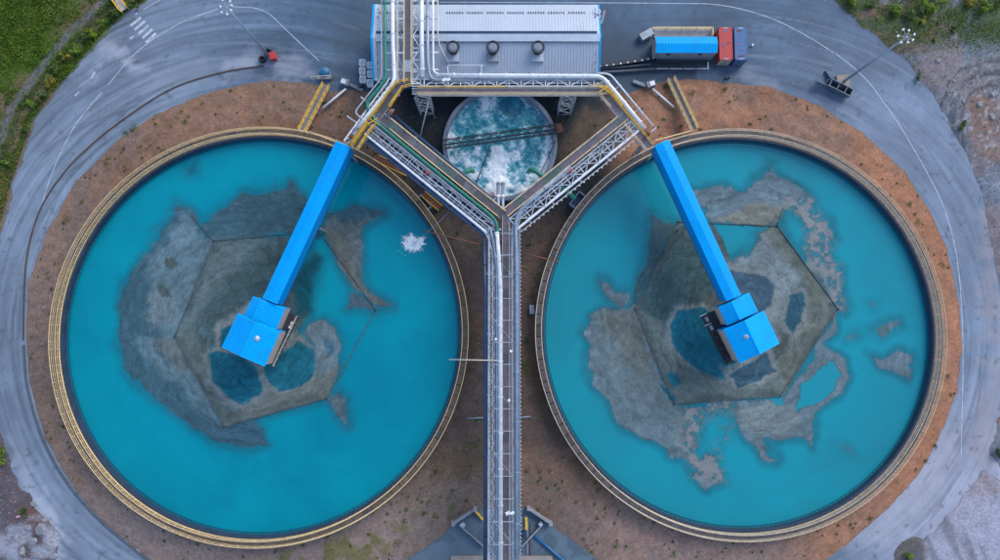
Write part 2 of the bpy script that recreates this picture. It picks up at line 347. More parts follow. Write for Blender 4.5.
rx = np.arange(-104, 104.2, .3); ry = np.arange(-58, 66.2, .3); RX, RY = np.meshgrid(rx, ry, indexing='ij'); X, Y = RX.ravel(), RY.ravel()
px, py = proj(X, Y)
rl = np.hypot(px-262, (py-338)*.99); al = np.arctan2(py-338, px-262); rr_ = np.hypot(px-738, py-335); ar = np.arctan2(py-335, px-738)
wl_ = sm(px, 420, 320); wr_ = sm(px, 640, 760)
ns1 = fbm(X*.10, Y*.10, 51); ns2 = fbm(X*.45, Y*.45, 55)
strk = fbm(rl*.16, al*7, 60, 4)*wl_+fbm(rr_*.16, ar*7, 64, 4)*wr_+ns2*(1-wl_-wr_).clip(0, 1)
strk2 = fbm(rl*.45, al*2.2+ns1, 70, 4)*wl_+fbm(rr_*.45, ar*2.2+ns1, 74, 4)*wr_+.5*(1-wl_-wr_).clip(0, 1)
c = np.tile(np.array([.070, .118, .175]), (len(X), 1))
c = lerp(c, (.180, .224, .285), sm(px, 330, 130)*.9); c = lerp(c, (.20, .250, .33), sm(px, 690, 900)*sm(py, -40, 140)*.85)
c = lerp(c, (.34, .35, .42), sm(px, 830, 930)*sm(py, 360, 470)*.85)
c = lerp(c, (.055, .085, .115), sm(sdist(px, py, [(340,20),(380,0),(380,100),(340,105)]), -25, 8)*.75)  # shade left of the grey building painted into the wet asphalt
c = lerp(c, (.05, .075, .10), sm(sdist(px, py, [(598,40),(650,45),(690,62),(690,82),(600,90)]), -18, 6)*.75)  # soft shadow between building and shed painted into the road colour
c = c*(.80+.4*strk)[:, None]*(.82+.36*strk2)[:, None]*(.66+.68*ns1)[:, None]
c = lerp(c, (.30, .33, .39), sm(strk2, .60, .74)*.22*(wl_+wr_)); c = lerp(c, (.05, .07, .09), sm(strk2, .40, .27)*.2*(wl_+wr_))
def stain(poly, colr, amt, soft=8):
    global c
    d = sdist(px, py, poly)+(ns2-.5)*26+(strk-.5)*16; c = lerp(c, colr, sm(d, -soft, soft)*amt)
stain([(105,42),(122,48),(140,66),(148,72),(130,74),(112,60)], (.36, .38, .44), .8)
stain([(85,72),(100,62),(96,78),(80,86)], (.32, .35, .41), .7)
stain([(150,75),(250,55),(262,62),(200,78),(150,95)], (.24, .27, .33), .6, 14)
stain([(275,62),(295,50),(318,75),(300,81),(272,80)], (.28, .31, .37), .75)
stain([(230,62),(256,55),(250,62),(225,70)], (.33, .36, .42), .6)
stain([(25,500),(40,498),(50,512),(62,530),(64,556),(50,560),(40,520)], (.40, .43, .50), .85)
stain([(10,440),(26,480),(30,495),(22,490)], (.36, .39, .45), .5)
stain([(840,545),(890,500),(940,430),(962,430),(940,500),(890,545)], (.36, .37, .42), .6, 16)
stain([(700,72),(760,70),(780,85),(740,82)], (.24, .27, .32), .5)
stain([(985,205),(1000,330),(1000,460),(975,470),(985,380)], (.30, .27, .29), .6)
stain([(135,58),(155,48),(150,54),(137,62)], (.26, .17, .18), .55, 4)
c = c*(1-.25*sm(np.abs(((rl-285)/9) % 2-1), .75, .95)*wl_*sm(strk, .35, .55))[:, None]
tk = random.Random(44); fades = [sm(fbm(px*.02, py*.02, 500+k, 2), .45, .6) for k in range(5)]
for k in range(36):
    if k < 20: ax_, ay_, ra_ = 262+tk.gauss(0, 30), 338+tk.gauss(0, 25), 270+tk.gauss(0, 28)
    elif k < 36: ax_, ay_, ra_ = 738+tk.gauss(0, 30), 335+tk.gauss(0, 25), 262+tk.gauss(0, 28)
    else: ax_, ay_, ra_ = tk.uniform(200, 800), tk.uniform(-80, 60), tk.uniform(40, 160)
    dd_ = np.abs(np.hypot(px-ax_, py-ay_)-ra_); fade = fades[k % 5]
    lightmark = tk.random() < .4; c = lerp(c, (.30, .34, .40) if lightmark else (.045, .06, .08), sm(dd_, 1.7, .4)*fade*(.22 if lightmark else .3))
c = lerp(c, (.06, .075, .09), sm(fbm(X*.9, Y*.9, 92), .70, .78)*.45)
# concrete pad below the bottom walkway
dp = sm(sdist(px, py, [(440,600),(410,560),(455,522),(475,508),(529,508),(550,522),(595,556),(560,600)]), -3, 3); c = lerp(c, (.115, .165, .205), dp*.8); c = c*(1-.25*dp*(ns2 > .55))[:, None]
np_mesh('road', np.c_[X, Y, np.zeros(len(X))], gridfaces(len(rx), len(ry)), roadm, {'col': np.clip(c, .02, .6)}, 'structure')

# road markings
def ribbon(name, pts, w, label, cat='road marking', group=None, z=.008, mat=paintline):
    q = [P(*p, 0) for p in pts]; q = bend(q, 6, 6) if len(q) > 2 else q; m = MB(); vs = []; n = len(q)
    for i, p in enumerate(q):
        t = (q[min(i+1, n-1)]-q[max(i-1, 0)]).normalized(); s = Vector((-t.y, t.x, 0))*w/2
        vs += [(p+s).to_tuple()[:2]+(z,), (p-s).to_tuple()[:2]+(z,)]
    m.add(vs, [(2*i, 2*i+1, 2*i+3, 2*i+2) for i in range(n-1)]); return m.build(name, mat, None, label, cat, group)
ribbon('edge_line', [(218,9),(200,15),(178,24),(158,36),(148,43),(132,56),(118,73),(108,85)], .13, 'white edge line curving past the zebra crossing at upper left')
ribbon('edge_line', [(102,92),(92,104),(80,118),(70,134),(62,150),(54,168),(46,190),(42,205)], .13, 'faded white line on the left curve beside the dark kerb')
ribbon('edge_line', [(233,7),(256,8),(270,14),(286,30),(302,45),(319,61)], .13, 'white line curving from the left lamp mast to the blue dome')
ribbon('edge_line', [(440,2.4),(600,3),(712,4),(737,8),(762,15),(780,22),(809,37),(834,53)], .13, 'long white line along the top of the yard behind the grey roof')
ribbon('edge_line', [(836,54),(853,67),(868,81),(883,101),(899,124),(922,163),(944,205),(956,248),(961,292),(963,340),(963,380),(961,457)], .13, 'long white line following the right hand curve beside the tank')
ribbon('edge_line', [(143,10),(160,0),(170,-5)], .13, 'short white line at the outer road edge above the zebra crossing')
ribbon('edge_line', [(112,525),(128,540),(140,552)], .13, 'short thin white line at the bottom left beside the kerb')
for i, (a, b) in enumerate([((130.6,26),(141,17.4)), ((134.6,30),(145,21.4)), ((138.4,34),(148.6,25.6)), ((142.4,38.4),(152.4,29.4)), ((146,42.6),(156,33.4))]):
    ribbon('crossing_bar', [a, b], .48, ['outermost', 'second', 'middle', 'fourth', 'innermost'][i]+' white bar of the zebra crossing counted from the grass', 'road marking', 'zebra crossing bars')
for a, b, l in [((130,39),(133.6,36.4), 'short white dash below the zebra crossing'), ((75,96),(79,92), 'short white dash on the outer lane of the left curve'), ((91,103-24),(95,99-27), 'short white dash beside a pale stain at upper left'), ((135,15),(137.5,13), 'small white mark at the road edge before the zebra crossing')]:
    ribbon('lane_dash', [a, b], .32, l)

# kerbs
def kerb(name, pts, w, hgt, mat, label, cat='kerb'):
    q = bend([P(*p, 0) for p in pts], 6, 6); n = len(q); vs = []; f = []
    for i, p in enumerate(q):
        t = (q[min(i+1, n-1)]-q[max(i-1, 0)]).normalized(); s = Vector((-t.y, t.x, 0))*w/2
        a, b = p+s, p-s; vs += [(a.x, a.y, -.05), (a.x, a.y, hgt), (b.x, b.y, hgt), (b.x, b.y, -.05)]
    for i in range(n-1):
        k = 4*i; f += [(k, k+4, k+5, k+1), (k+1, k+5, k+6, k+2), (k+2, k+6, k+7, k+3)]
    f += [(0, 1, 2, 3), (4*n-1, 4*n-2, 4*n-3, 4*n-4)]
    return MB().add(vs, f).build(name, mat, None, label, cat)
rustk = mk('rust_stained_kerb', (.085, .055, .045), .8, 0, .3, .8)
kerb('kerb', [(264,66),(235,70),(208,76),(180,85),(160,95),(140,108),(120,122),(98,139),(73,162),(56,183),(42,205),(32,232),(26,262),(24,300),(23.5,340)], .22, .15, rustk, 'dark rust stained kerb curving from the left mast round the left tank')
kerb('kerb', [(24,345),(26,380),(33,410),(43,440),(57,467),(73,491),(90,510),(106,526),(128,544),(150,561),(175,580)], .36, .2, darkconc, 'low dark concrete kerb at the lower left foot of the embankment')

# ------------------------------------------------------------------ the two big tanks
def ringmesh(name, cx, cy, prof, mat, parent, n=192, smooth=True, label=None):
    vs, f = [], []; m = len(prof)
    for k in range(n):
        a = 2*math.pi*k/n
        for r, z in prof: vs.append((cx+r*math.cos(a), cy+r*math.sin(a), z))
    for k in range(n):
        k2 = (k+1) % n
        for j in range(m):
            j2 = (j+1) % m; f.append((k*m+j, k2*m+j, k2*m+j2, k*m+j2))
    return MB().add(vs, f).build(name, mat, parent, label)
def circ(cx, cy, r, z, n=160): return [(cx+r*math.cos(2*math.pi*k/n), cy+r*math.sin(2*math.pi*k/n), z) for k in range(n)]
wallm = mk('tank_wall', (.022, .045, .085), .6, 0, .3, .5)
wallbr = mk('bracket_blue', (.06, .11, .17), .6)
wallo = mk('tank_wall_outside', (.20, .19, .19), .7, 0, .2, .5)
def big_tank(T, label, wmat, rmat, gmat):
    cx, cy, r = T[:3]; r += .1
    rt = empty('thickener_tank', (cx, cy, 0), label, 'tank')
    ri = r-1.25
    ringmesh('wall', cx, cy, [(ri-.02, -.5), (ri-.02, RIMZ-.12), (ri-.35, RIMZ-.12), (ri-.35, -.5)], wallm, rt)
    ringmesh('wall_stiffener', cx, cy, [(ri-.02, 1.0), (ri+.12, 1.0), (ri+.12, 1.2), (ri-.02, 1.2)], wallo, rt)
    ringmesh('wall_stiffener', cx, cy, [(ri-.02, 2.2), (ri+.12, 2.2), (ri+.12, 2.4), (ri-.02, 2.4)], wallo, rt)
    ringmesh('launder', cx, cy, [(ri-.66, WATZ-.4), (ri-.66, WATZ+.12), (ri-.71, WATZ+.12), (ri-.71, WATZ-.4)], darkblue, rt)
    b = MB()
    for k in range(240):
        a = 2*math.pi*k/240; b.beam((cx+(ri-.36)*math.cos(a), cy+(ri-.36)*math.sin(a), WATZ+.10), (cx+(ri-.69)*math.cos(a), cy+(ri-.69)*math.sin(a), WATZ+.10), .08, .06)
    tag(b.build('launder_bracket', wallbr, rt), kind='stuff')
    # walkway panels, one by one
    npn = 112; da = 2*math.pi/npn; ro, rin = r-.05, r-1.05; me = []
    for gm in (gmat, gratdark, gratdark):
        m = MB(); g = .004
        vs = []
        for z in (0, .06):
            for (rad, aa) in ((rin, -da/2+g/2), (ro, -da/2+g/2), (ro, 0), (ro, da/2-g/2), (rin, da/2-g/2), (rin, 0)): vs.append((rad*math.cos(aa), rad*math.sin(aa), z))
        m.add(vs, [(5, 4, 3, 2, 1, 0), (6, 7, 8, 9, 10, 11)]+[(i, (i+1) % 6, 6+(i+1) % 6, 6+i) for i in range(6)])
        q = bpy.data.meshes.new('grating_panel'); q.from_pydata(m.v, [], m.f); q.materials.append(gm); me.append(q)
    for k in range(npn): place('grating_panel', me[random.choice((0, 0, 0, 0, 0, 0, 0, 1))], rt, (cx, cy, RIMZ+random.uniform(0, .02)), da*k)
    for rad, nm in ((r-.02, 'outer'), (r-1.08, 'inner')):
        ringmesh('edge_channel', cx, cy, [(rad-.03, RIMZ-.2), (rad-.03, RIMZ+.12), (rad+.03, RIMZ+.12), (rad+.03, RIMZ-.2)], rmat, rt)
        h_ = MB(); n = 320
        for zz, tr in ((1.1, .06), (.58, .04)): h_.tube(circ(cx, cy, rad, RIMZ+zz, n//2), tr, 5, closed=True)
        for k in range(n//2):
            a = 2*math.pi*k/(n//2); h_.box((cx+rad*math.cos(a), cy+rad*math.sin(a), RIMZ+.55), (.06, .06, 1.1), a)
        h_.build('handrail', rmat, rt)
    # brackets carrying the walkway
    bm_ = MB().box((0, 0, 0), (1.3, .12, .18)); q = bpy.data.meshes.new('bracket'); q.from_pydata(bm_.v, [], bm_.f); q.materials.append(wallo)
    for k in range(56):
        a = 2*math.pi*(k+.5)/56; place('bracket', q, rt, (cx+(r-.68)*math.cos(a), cy+(r-.68)*math.sin(a), RIMZ-.14), a)
    # liquid
    n = 160; vs = [(cx, cy, WATZ)]+circ(cx, cy, ri-.3, WATZ, n)
    w = MB().add(vs, [(0, 1+k, 1+(k+1) % n) for k in range(n)]).build('water', wmat); w['kind'] = 'structure'
    return rt, ri
tankL, riL = big_tank(TL, 'left round thickener tank of clear turquoise water with bright yellow rim railing', waterL, tanrail, gratgold)
tankR, riR = big_tank(TR, 'right round thickener tank of milky turquoise water with broken grey crust', waterR, creamR, gratbrown)

# ------------------------------------------------------------------ floating sludge
def sludge(T, ri, layers, label, seed, frag, flakes=()):
    cx, cy = T[:2]; st_ = .2; xs = np.arange(cx-ri, cx+ri, st_); ys = np.arange(cy-ri, cy+ri, st_)
    A, B = np.meshgrid(xs, ys, indexing='ij'); X, Y = A.ravel(), B.ravel()
    px, py = proj(X, Y, WATZ)
    w1, w2 = fbm(X*.28, Y*.28, seed), fbm(X*.28, Y*.28, seed+20); f1 = fbm(X*1.1, Y*1.1, seed+40); f2 = fbm(X*2.6, Y*2.6, seed+50, 3)
    al = np.zeros(len(X)); c = np.tile(np.array([.1, .12, .14]), (len(X), 1))
    hx, hy = (252, 335) if cx < 0 else (744, 325); hr = np.hypot(px-hx, py-hy); hth = np.arctan2(py-hy, px-hx)
    stx = .6*fbm(hr*.20+11*(w1-.5), hth*2.2+1.5*w2, seed+60, 4)+.4*fbm(hr*.6+9*(w2-.5), hth*5, seed+64, 3)      # flow streaks
    for poly, colr, a, soft, warp in layers:
        q = px+(w1-.5)*warp*2.8+(f1-.5)*warp*(.5+.06*frag); p = py+(w2-.5)*warp*2.8+(f1-.5)*warp*.6+(f2-.5)*warp*.05*frag
        d = sdist(q, p, poly)+(f2-.5)*frag; m = sm(d, -soft, soft)
        if colr is None: al = al*(1-m*a); continue
        if colr[2] > 1.3*colr[1] and a > .955: c = lerp(c, (.235, .205, .195), sm(d+(w1-.5)*8, -9, -2)*.8)
        hal = sm(d+(w2-.5)*6, -11, 1)*.42*a; c = np.where((al < .04)[:, None] & (hal > 0)[:, None], np.array([.036, .140, .180])[None, :]*(1-m[:, None])+np.array(colr)[None, :]*m[:, None], lerp(c, colr, m)); al = np.maximum(al*(1-m)+a*m, hal*(1-m)*(colr[2] < .2))
    c = c*(.36+1.28*stx)[:, None]*(.78+.44*fbm(X*.16, Y*.16, seed+77, 5))[:, None]*(.78+.44*f1)[:, None]*np.array([.86, 1.12, 1.12])
    c = c*(.88+.24*fbm(hr*1.1+14*(w1-.5), hth*9+3*f1, seed+90, 3))[:, None]; c = lerp(c, (.20, .205, .21), sm(f2, .70, .82)*.3*(al > .7)*(c[:, 0] > .04))
    for zone in flakes:
        zm = sm(sdist(px+(w1-.5)*12, py+(w2-.5)*12, zone), -4, 5); c = lerp(c, (.255, .245, .240), zm*sm(f1+.35*(f2-.5), .50, .56)*.75); al = al*(1-zm*sm(f1+.5*(f2-.5), .42, .36)*.75)
    ok = (np.hypot(X-cx, Y-cy) < ri-1.2) & (al > .01)
    z = WATZ+.012+.05*al*(f1-.2).clip(0, 1)
    f = gridfaces(len(xs), len(ys), ok); v, f, (cc, aa) = compact(np.c_[X, Y, z], f, np.clip(c, .004, .5), np.clip(al, 0, 1))
    o = np_mesh('floating_sludge', v, f, sludgem, {'col': cc, 'cover': aa}, 'stuff'); tag(o, label, 'sludge'); return o
HEXL = [(214,241),(175,336),(224,427),(327,398),(376,310),(319,231)]
HEXR = [(678,222),(777,226),(838,309),(780,396),(674,404),(635,309)]
gb, gl, gd, br = (.062, .105, .138), (.150, .162, .175), (.082, .100, .108), (.145, .130, .115)
pool, pool2 = (.014, .108, .148), (.012, .092, .128)
sludge(TL, riL, [
 ([(177,206),(195,213),(202,222),(214,241),(196,290),(175,336),(200,382),(224,427),(245,424),(262,430),(270,444),(255,450),(238,447),(215,440),(195,427),(175,412),(155,400),(138,383),(126,366),(120,345),(116,325),(119,300),(127,284),(135,268),(150,250),(160,232)], (.070,.112,.140), .80, 2.6, 6),
 ([(203,224),(215,213),(230,200),(243,193),(258,195),(275,190),(290,181),(305,195),(318,208),(330,214),(312,236),(214,241)], (.064,.100,.122), .82, 2.4, 6),
 ([(192,218),(213,242),(196,290),(174,337),(152,332),(143,310),(146,280),(158,250),(172,228)], (.130,.158,.180), .92, 6, 8),
 ([(146,292),(160,285),(172,300),(178,325),(160,330),(148,318)], (.160,.165,.178), .95, 6, 8),
 ([(132,343),(155,337),(174,337),(186,358),(205,390),(223,427),(205,412),(180,390),(160,372),(143,358)], (.135,.170,.195), .92, 5, 6),
 ([(150,340),(174,337),(186,358),(195,375),(180,368),(165,352)], (.140,.135,.130), .95, 5, 5),
 ([(167,259),(174,257),(178,264),(172,270),(167,267)], (.085,.090,.085), .95, 1.2, 2), ([(156,284),(163,282),(169,291),(172,296),(163,297),(157,290)], (.085,.090,.085), .95, 1.2, 2),
 ([(214,241),(310,235),(319,231),(322,255),(318,285),(312,305),(300,330),(262,330),(243,318),(228,330),(212,345),(206,360),(212,380),(225,396),(243,405),(262,397),(285,388),(312,372),(330,370),(340,365),(327,398),(224,427),(175,336)], (.072,.092,.098), .96, .7, 0),
 ([(216,243),(262,240),(250,255),(228,275),(205,310),(190,335),(178,334)], (.118,.128,.130), .96, 8, 8),
 ([(176,337),(190,330),(206,345),(208,380),(224,402),(236,416),(224,426)], (.120,.118,.108), .96, 6, 5),
 ([(240,260),(300,245),(290,275),(262,300),(235,300),(228,285)], (.050,.066,.070), .96, 10, 8),
 ([(300,262),(318,234),(345,262),(374,308),(352,300),(330,310),(318,320),(308,305)], (.004,.120,.170), .0, 3, 4),
 ([(292,285),(312,250),(322,256),(316,290),(312,312),(296,318)], (.010,.062,.082), .72, 7, 4),  # dark reflection of the covered bridge, painted as a layer
 ([(215,340),(245,318),(300,328),(314,352),(316,374),(290,392),(262,402),(225,396),(206,362)], (.135,.132,.128), .95, 3, 4),
 ([(218,345),(222,328),(243,317),(255,305),(270,330),(250,360),(226,352)], pool2, .96, 1.5, 3),
 ([(207,354),(216,350),(235,355),(252,362),(258,375),(262,390),(250,402),(243,405),(228,398),(212,383)], pool, .96, 1.4, 3),
 ([(262,365),(285,350),(300,338),(312,350),(316,370),(308,381),(290,390),(278,393),(268,384)], pool, .96, 1.4, 4),
 ([(306,333),(311,322),(325,316),(336,324),(340,345),(341,365),(334,376),(318,378),(316,360),(312,345)], gl, .96, 1.4, 4),
 ([(322,338),(332,340),(334,352),(326,356)], (.070,.125,.165), .95, 3, 4),
 ([(240,409),(262,399),(282,395),(302,387),(318,378),(342,364),(328,397),(275,411),(226,426)], br, .97, 2, 3),
 ([(255,410),(285,402),(310,392),(318,396),(275,410)], (.085,.085,.078), .97, 4, 4),
 ([(320,231),(330,216),(345,212),(356,205),(366,210),(385,214),(378,218),(364,226),(361,245),(363,262),(363,280),(372,295),(391,307),(377,309),(352,286),(335,258)], (.115,.118,.122), .95, 1.2, 2.5),
 ([(325,232),(345,235),(356,262),(362,285),(380,305),(352,284),(336,258)], (.130,.112,.102), .95, 5, 3),
 ([(330,214),(356,204),(384,214),(362,222),(345,224)], (.055,.098,.125), .9, 3, 3),
 ([(353,292),(372,305),(376,311),(356,308),(346,309)], (.095,.115,.130), .8, 1.2, 2),
 ([(327,398),(337,393),(346,397),(348,427),(338,414)], (.105,.122,.138), .9, 1.2, 2),
 ([(224,428),(255,420),(268,444),(240,446)], (.055,.100,.135), .85, 3, 4),
 ([(186,163),(196,162),(198,172),(190,176)], (.02,.13,.18), .5, 5, 6),
], 'grey sludge crust floating around the drive house of the left tank', 101, .8, ())
lg, lb = (.205, .195, .198), (.148, .162, .180)
sludge(TR, riR, [
 ([(650,212),(662,220),(678,223),(655,268),(636,308),(633,296),(645,265),(650,240)], (.075,.098,.108), .75, 2.5, 4),
 ([(598,280),(606,282),(612,290),(628,292),(632,302),(624,307),(610,298),(601,290)], lb, .85, 1.2, 4),
 ([(590,318),(605,306),(620,309),(636,309),(655,355),(674,404),(690,406),(702,415),(697,438),(690,450),(705,461),(718,474),(722,482),(708,487),(695,476),(688,462),(675,456),(668,446),(650,438),(632,431),(618,421),(608,405),(598,387),(589,370),(584,350),(583,330)], lb, .93, 1.4, 5),
 ([(592,318),(620,311),(636,312),(655,356),(672,402),(655,420),(625,400),(605,370),(594,345)], (.150,.158,.168), .95, 5, 6),
 ([(604,312),(634,311),(648,345),(655,372),(640,375),(620,355),(608,335)], (.135,.122,.112), .95, 7, 7),
 ([(676,408),(700,412),(696,440),(690,452),(680,445),(672,425)], lg, .95, 3, 6),
 ([(690,188),(712,187),(728,184),(738,190),(745,186),(762,178),(770,167),(778,180),(790,185),(802,190),(812,202),(808,212),(818,215),(828,223),(832,238),(827,250),(830,263),(838,275),(841,290),(849,305),(845,313),(838,307),(805,255),(803,246),(811,234),(806,222),(795,213),(783,208),(779,226),(712,221),(700,200)], lb, .94, 1.4, 5),
 ([(785,207),(800,200),(808,212),(820,222),(824,236),(812,240),(808,224)], lg, .95, 2, 7),
 ([(800,262),(815,258),(830,280),(842,306),(830,296)], (.165,.168,.168), .95, 3, 6),
 ([(718,217),(745,205),(762,198),(782,207),(777,226),(712,221)], (.200,.160,.132), .96, 3, 4),
 ([(735,200),(760,188),(775,185),(780,200),(755,205)], lb, .95, 4, 5),
 (HEXR, (.088,.090,.085), .97, .6, 0),
 ([(680,226),(704,250),(716,285),(700,300),(676,312),(668,330),(650,330),(640,309)], (.052,.078,.080), .97, 8, 6),
 ([(640,312),(660,318),(670,345),(690,372),(725,388),(690,400),(675,402)], (.130,.132,.124), .97, 4, 5),
 ([(712,222),(775,227),(762,232),(757,246),(748,258),(733,262),(724,246)], None, 1.0, 1.5, 3),
 ([(758,234),(776,228),(836,308),(781,394),(764,384),(790,345),(805,315),(806,290),(790,268),(765,250)], (.150,.132,.112), .97, 4, 5),
 ([(735,262),(755,246),(764,233),(784,248),(800,275),(790,292),(786,320),(778,340),(766,348),(774,310),(778,290),(766,272),(748,266)], lg, .97, 3, 6),
 ([(670,324),(677,312),(700,307),(716,316),(728,338),(740,366),(724,382),(700,372),(682,357),(672,343)], pool, .96, 1.2, 3),
 ([(728,269),(745,271),(765,275),(776,288),(774,302),(762,316),(750,300),(735,290)], (.058,.085,.115), .97, 1.2, 3),
 ([(788,298),(800,291),(804,300),(801,322),(793,336),(786,322)], (.035,.085,.115), .97, 1.2, 3),
 ([(728,376),(745,365),(768,352),(776,368),(762,382),(738,389)], (.045,.078,.108), .97, 1.2, 4),
 ([(690,366),(715,378),(735,390),(765,386),(780,370),(784,380),(770,390),(735,398),(700,394),(684,376)], (.135,.135,.128), .97, 2, 4),
 ([(666,373),(675,372),(680,383),(672,387)], pool, .95, 1, 3), ([(660,384),(668,388),(676,398),(668,399)], pool, .9, 1.2, 4),
 ([(684,408),(730,402),(780,397),(800,375),(818,350),(836,312),(834,330),(828,345),(842,360),(847,378),(836,396),(820,403),(812,412),(813,447),(805,438),(790,436),(775,441),(766,440),(770,455),(778,463),(765,460),(755,446),(745,441),(737,425),(733,413),(700,414)], lb, .93, 1.4, 5),
 ([(738,408),(775,402),(795,405),(800,420),(780,435),(752,435),(742,424)], lg, .95, 3, 6),
 ([(796,411),(800,388),(815,368),(830,361),(838,374),(832,390),(815,401)], None, .96, 1.4, 4),
 ([(768,398),(778,396),(784,404),(775,406)], None, .9, 1, 3),
 ([(872,355),(885,358),(900,352),(911,355),(908,380),(895,372),(880,365)], lb, .9, 1.2, 4),
 ([(874,331),(884,325),(898,320),(902,326),(888,333),(878,336)], lb, .65, 2, 5), ([(846,338),(860,334),(862,338),(850,342)], lb, .5, 2.5, 5), ([(835,446),(850,448),(856,456),(842,454)], lb, .28, 4, 6), ([(870,300),(880,302),(876,308)], lb, .35, 2, 4),
 ([(722,430),(735,412),(737,425),(728,440),(715,452)], lb, .35, 3, 4), ([(700,452),(712,455),(720,478),(708,484)], (.13,.155,.178), .9, 2, 5),
], 'broken pale grey sludge crust floating around the drive house of the right tank', 202, 2.2, ([(780,200),(812,196),(836,240),(850,312),(830,300),(806,250)], [(680,405),(735,404),(728,488),(690,474)]))

# hexagonal baffle curtains
baffm = mk('baffle_board', (.10, .105, .105), .7, 0, .6, .35)
def baffle(HEX, label, extra):
    q = [P(*p, WATZ) for p in HEX]; c_ = sum(q, Vector())/6; rt = empty('baffle_ring', (c_.x, c_.y, WATZ), label, 'baffle')
    for a, b in list(zip(q, q[1:]+q[:1]))+[(P(*x, WATZ), P(*y, WATZ)) for x, y in extra]:
        MB().beam(a+Vector((0, 0, -.05)), b+Vector((0, 0, -.05)), .10, .36).build('board', baffm, rt)
        m = MB(); m.beam(a+Vector((0, 0, .15)), b+Vector((0, 0, .15)), .03, .05).build('rail', baffm, rt)
    for p in q: MB().box((p.x, p.y, WATZ+.1), (.2, .2, .6)).build('post', darksteel, rt)
baffle(HEXL, 'six sided baffle boards in the water of the left tank', [((214,241),(192,216))])
baffle(HEXR, 'six sided baffle boards in the water of the right tank', [((777,226),(783,208))])

# ------------------------------------------------------------------ covered feed bridges and drive houses
def frame2(a, b):
    u = Vector((b.x-a.x, b.y-a.y, 0)); L_ = u.length; u.normalize(); return u, Vector((-u.y, u.x, 0)), L_
def slab(m, a, u, n, s0, s1, o0, o1, z0, z1):
    c_ = [a+u*s+n*o for s, o in ((s0, o0), (s1, o0), (s1, o1), (s0, o1))]; return m.prism([(p.x, p.y) for p in c_], z0, z1)
def gable(m, a, u, n, s0, s1, o0, om, o1, ze0, zr, ze1, t=.12):
    pts = [(o0, ze0), (om, zr), (o1, ze1), (o1, ze1-t), (om, zr-t), (o0, ze0-t)]
    vs = [a+u*s+n*o+Vector((0, 0, z)) for s in (s0, s1) for o, z in pts]
    k = 6; return m.add(vs, [(i, (i+1) % k, k+(i+1) % k, k+i) for i in range(k)]+[(5, 4, 3, 2, 1, 0), (6, 7, 8, 9, 10, 11)])
def feed_bridge(p0, p1, label, side):
    z1, z0 = 10.4, 7.2; a, b = P(*p0, z1), P(*p1, z1); u, n, L_ = frame2(a, b); a.z = b.z = 0
    rt = empty('covered_feed_bridge', (a.x, a.y, z0), label, 'covered bridge'); w = 1.28
    slab(MB(), a, u, n, 0, L_, -w, -w+.1, z0, z1-.1).build('side_wall', bluewall, rt); slab(MB(), a, u, n, 0, L_, w-.1, w, z0, z1-.1).build('side_wall', bluewall, rt)
    slab(MB(), a, u, n, .05, L_-.05, -w+.1, w-.1, z0+.1, z0+.3).build('floor', grating, rt)
    rf = gable(MB(), a, u, n, -.1, L_+.1, -w-.06, 0, w+.06, z1, z1+.22, z1).build('roof', blueroof, rt)
    r_ = MB(); k = .3
    while k < L_:
        for s in (-1, 1): r_.beam(a+u*k+n*(s*(w+.05))+Vector((0, 0, z1+.015)), a+u*k+Vector((0, 0, z1+.235)), .09, .10)
        k += .42
    tag(r_.build('roof_rib', blueroof, rf), kind='stuff')
    wr = MB(); k = .3
    while k < L_:
        for s in (-1, 1): wr.beam(a+u*k+n*(s*(w+.01))+Vector((0, 0, z0)), a+u*k+n*(s*(w+.01))+Vector((0, 0, z1-.15)), .05, .05)
        k += .42
    tag(wr.build('wall_rib', bluewall, rt), kind='stuff')
    for s in (-1, 1): slab(MB(), a, u, n, 0, L_, s*1.05-.15, s*1.05+.15, z0-.55, z0).build('girder', darkblue, rt)
    for fr in (.02, .5):
        for s in (-.9, .9):
            p = a+u*(L_*fr)+n*s; MB().cyl((p.x, p.y, -.4), .2, z0-.15).build('column', galv, rt)
    return rt, a, u, n, L_
fbL = feed_bridge((343,144.5), (270,300.5), 'long blue covered bridge over the left tank', 1)
fbR = feed_bridge((662,143), (733.5,297.5), 'long blue covered bridge over the right tank', -1)
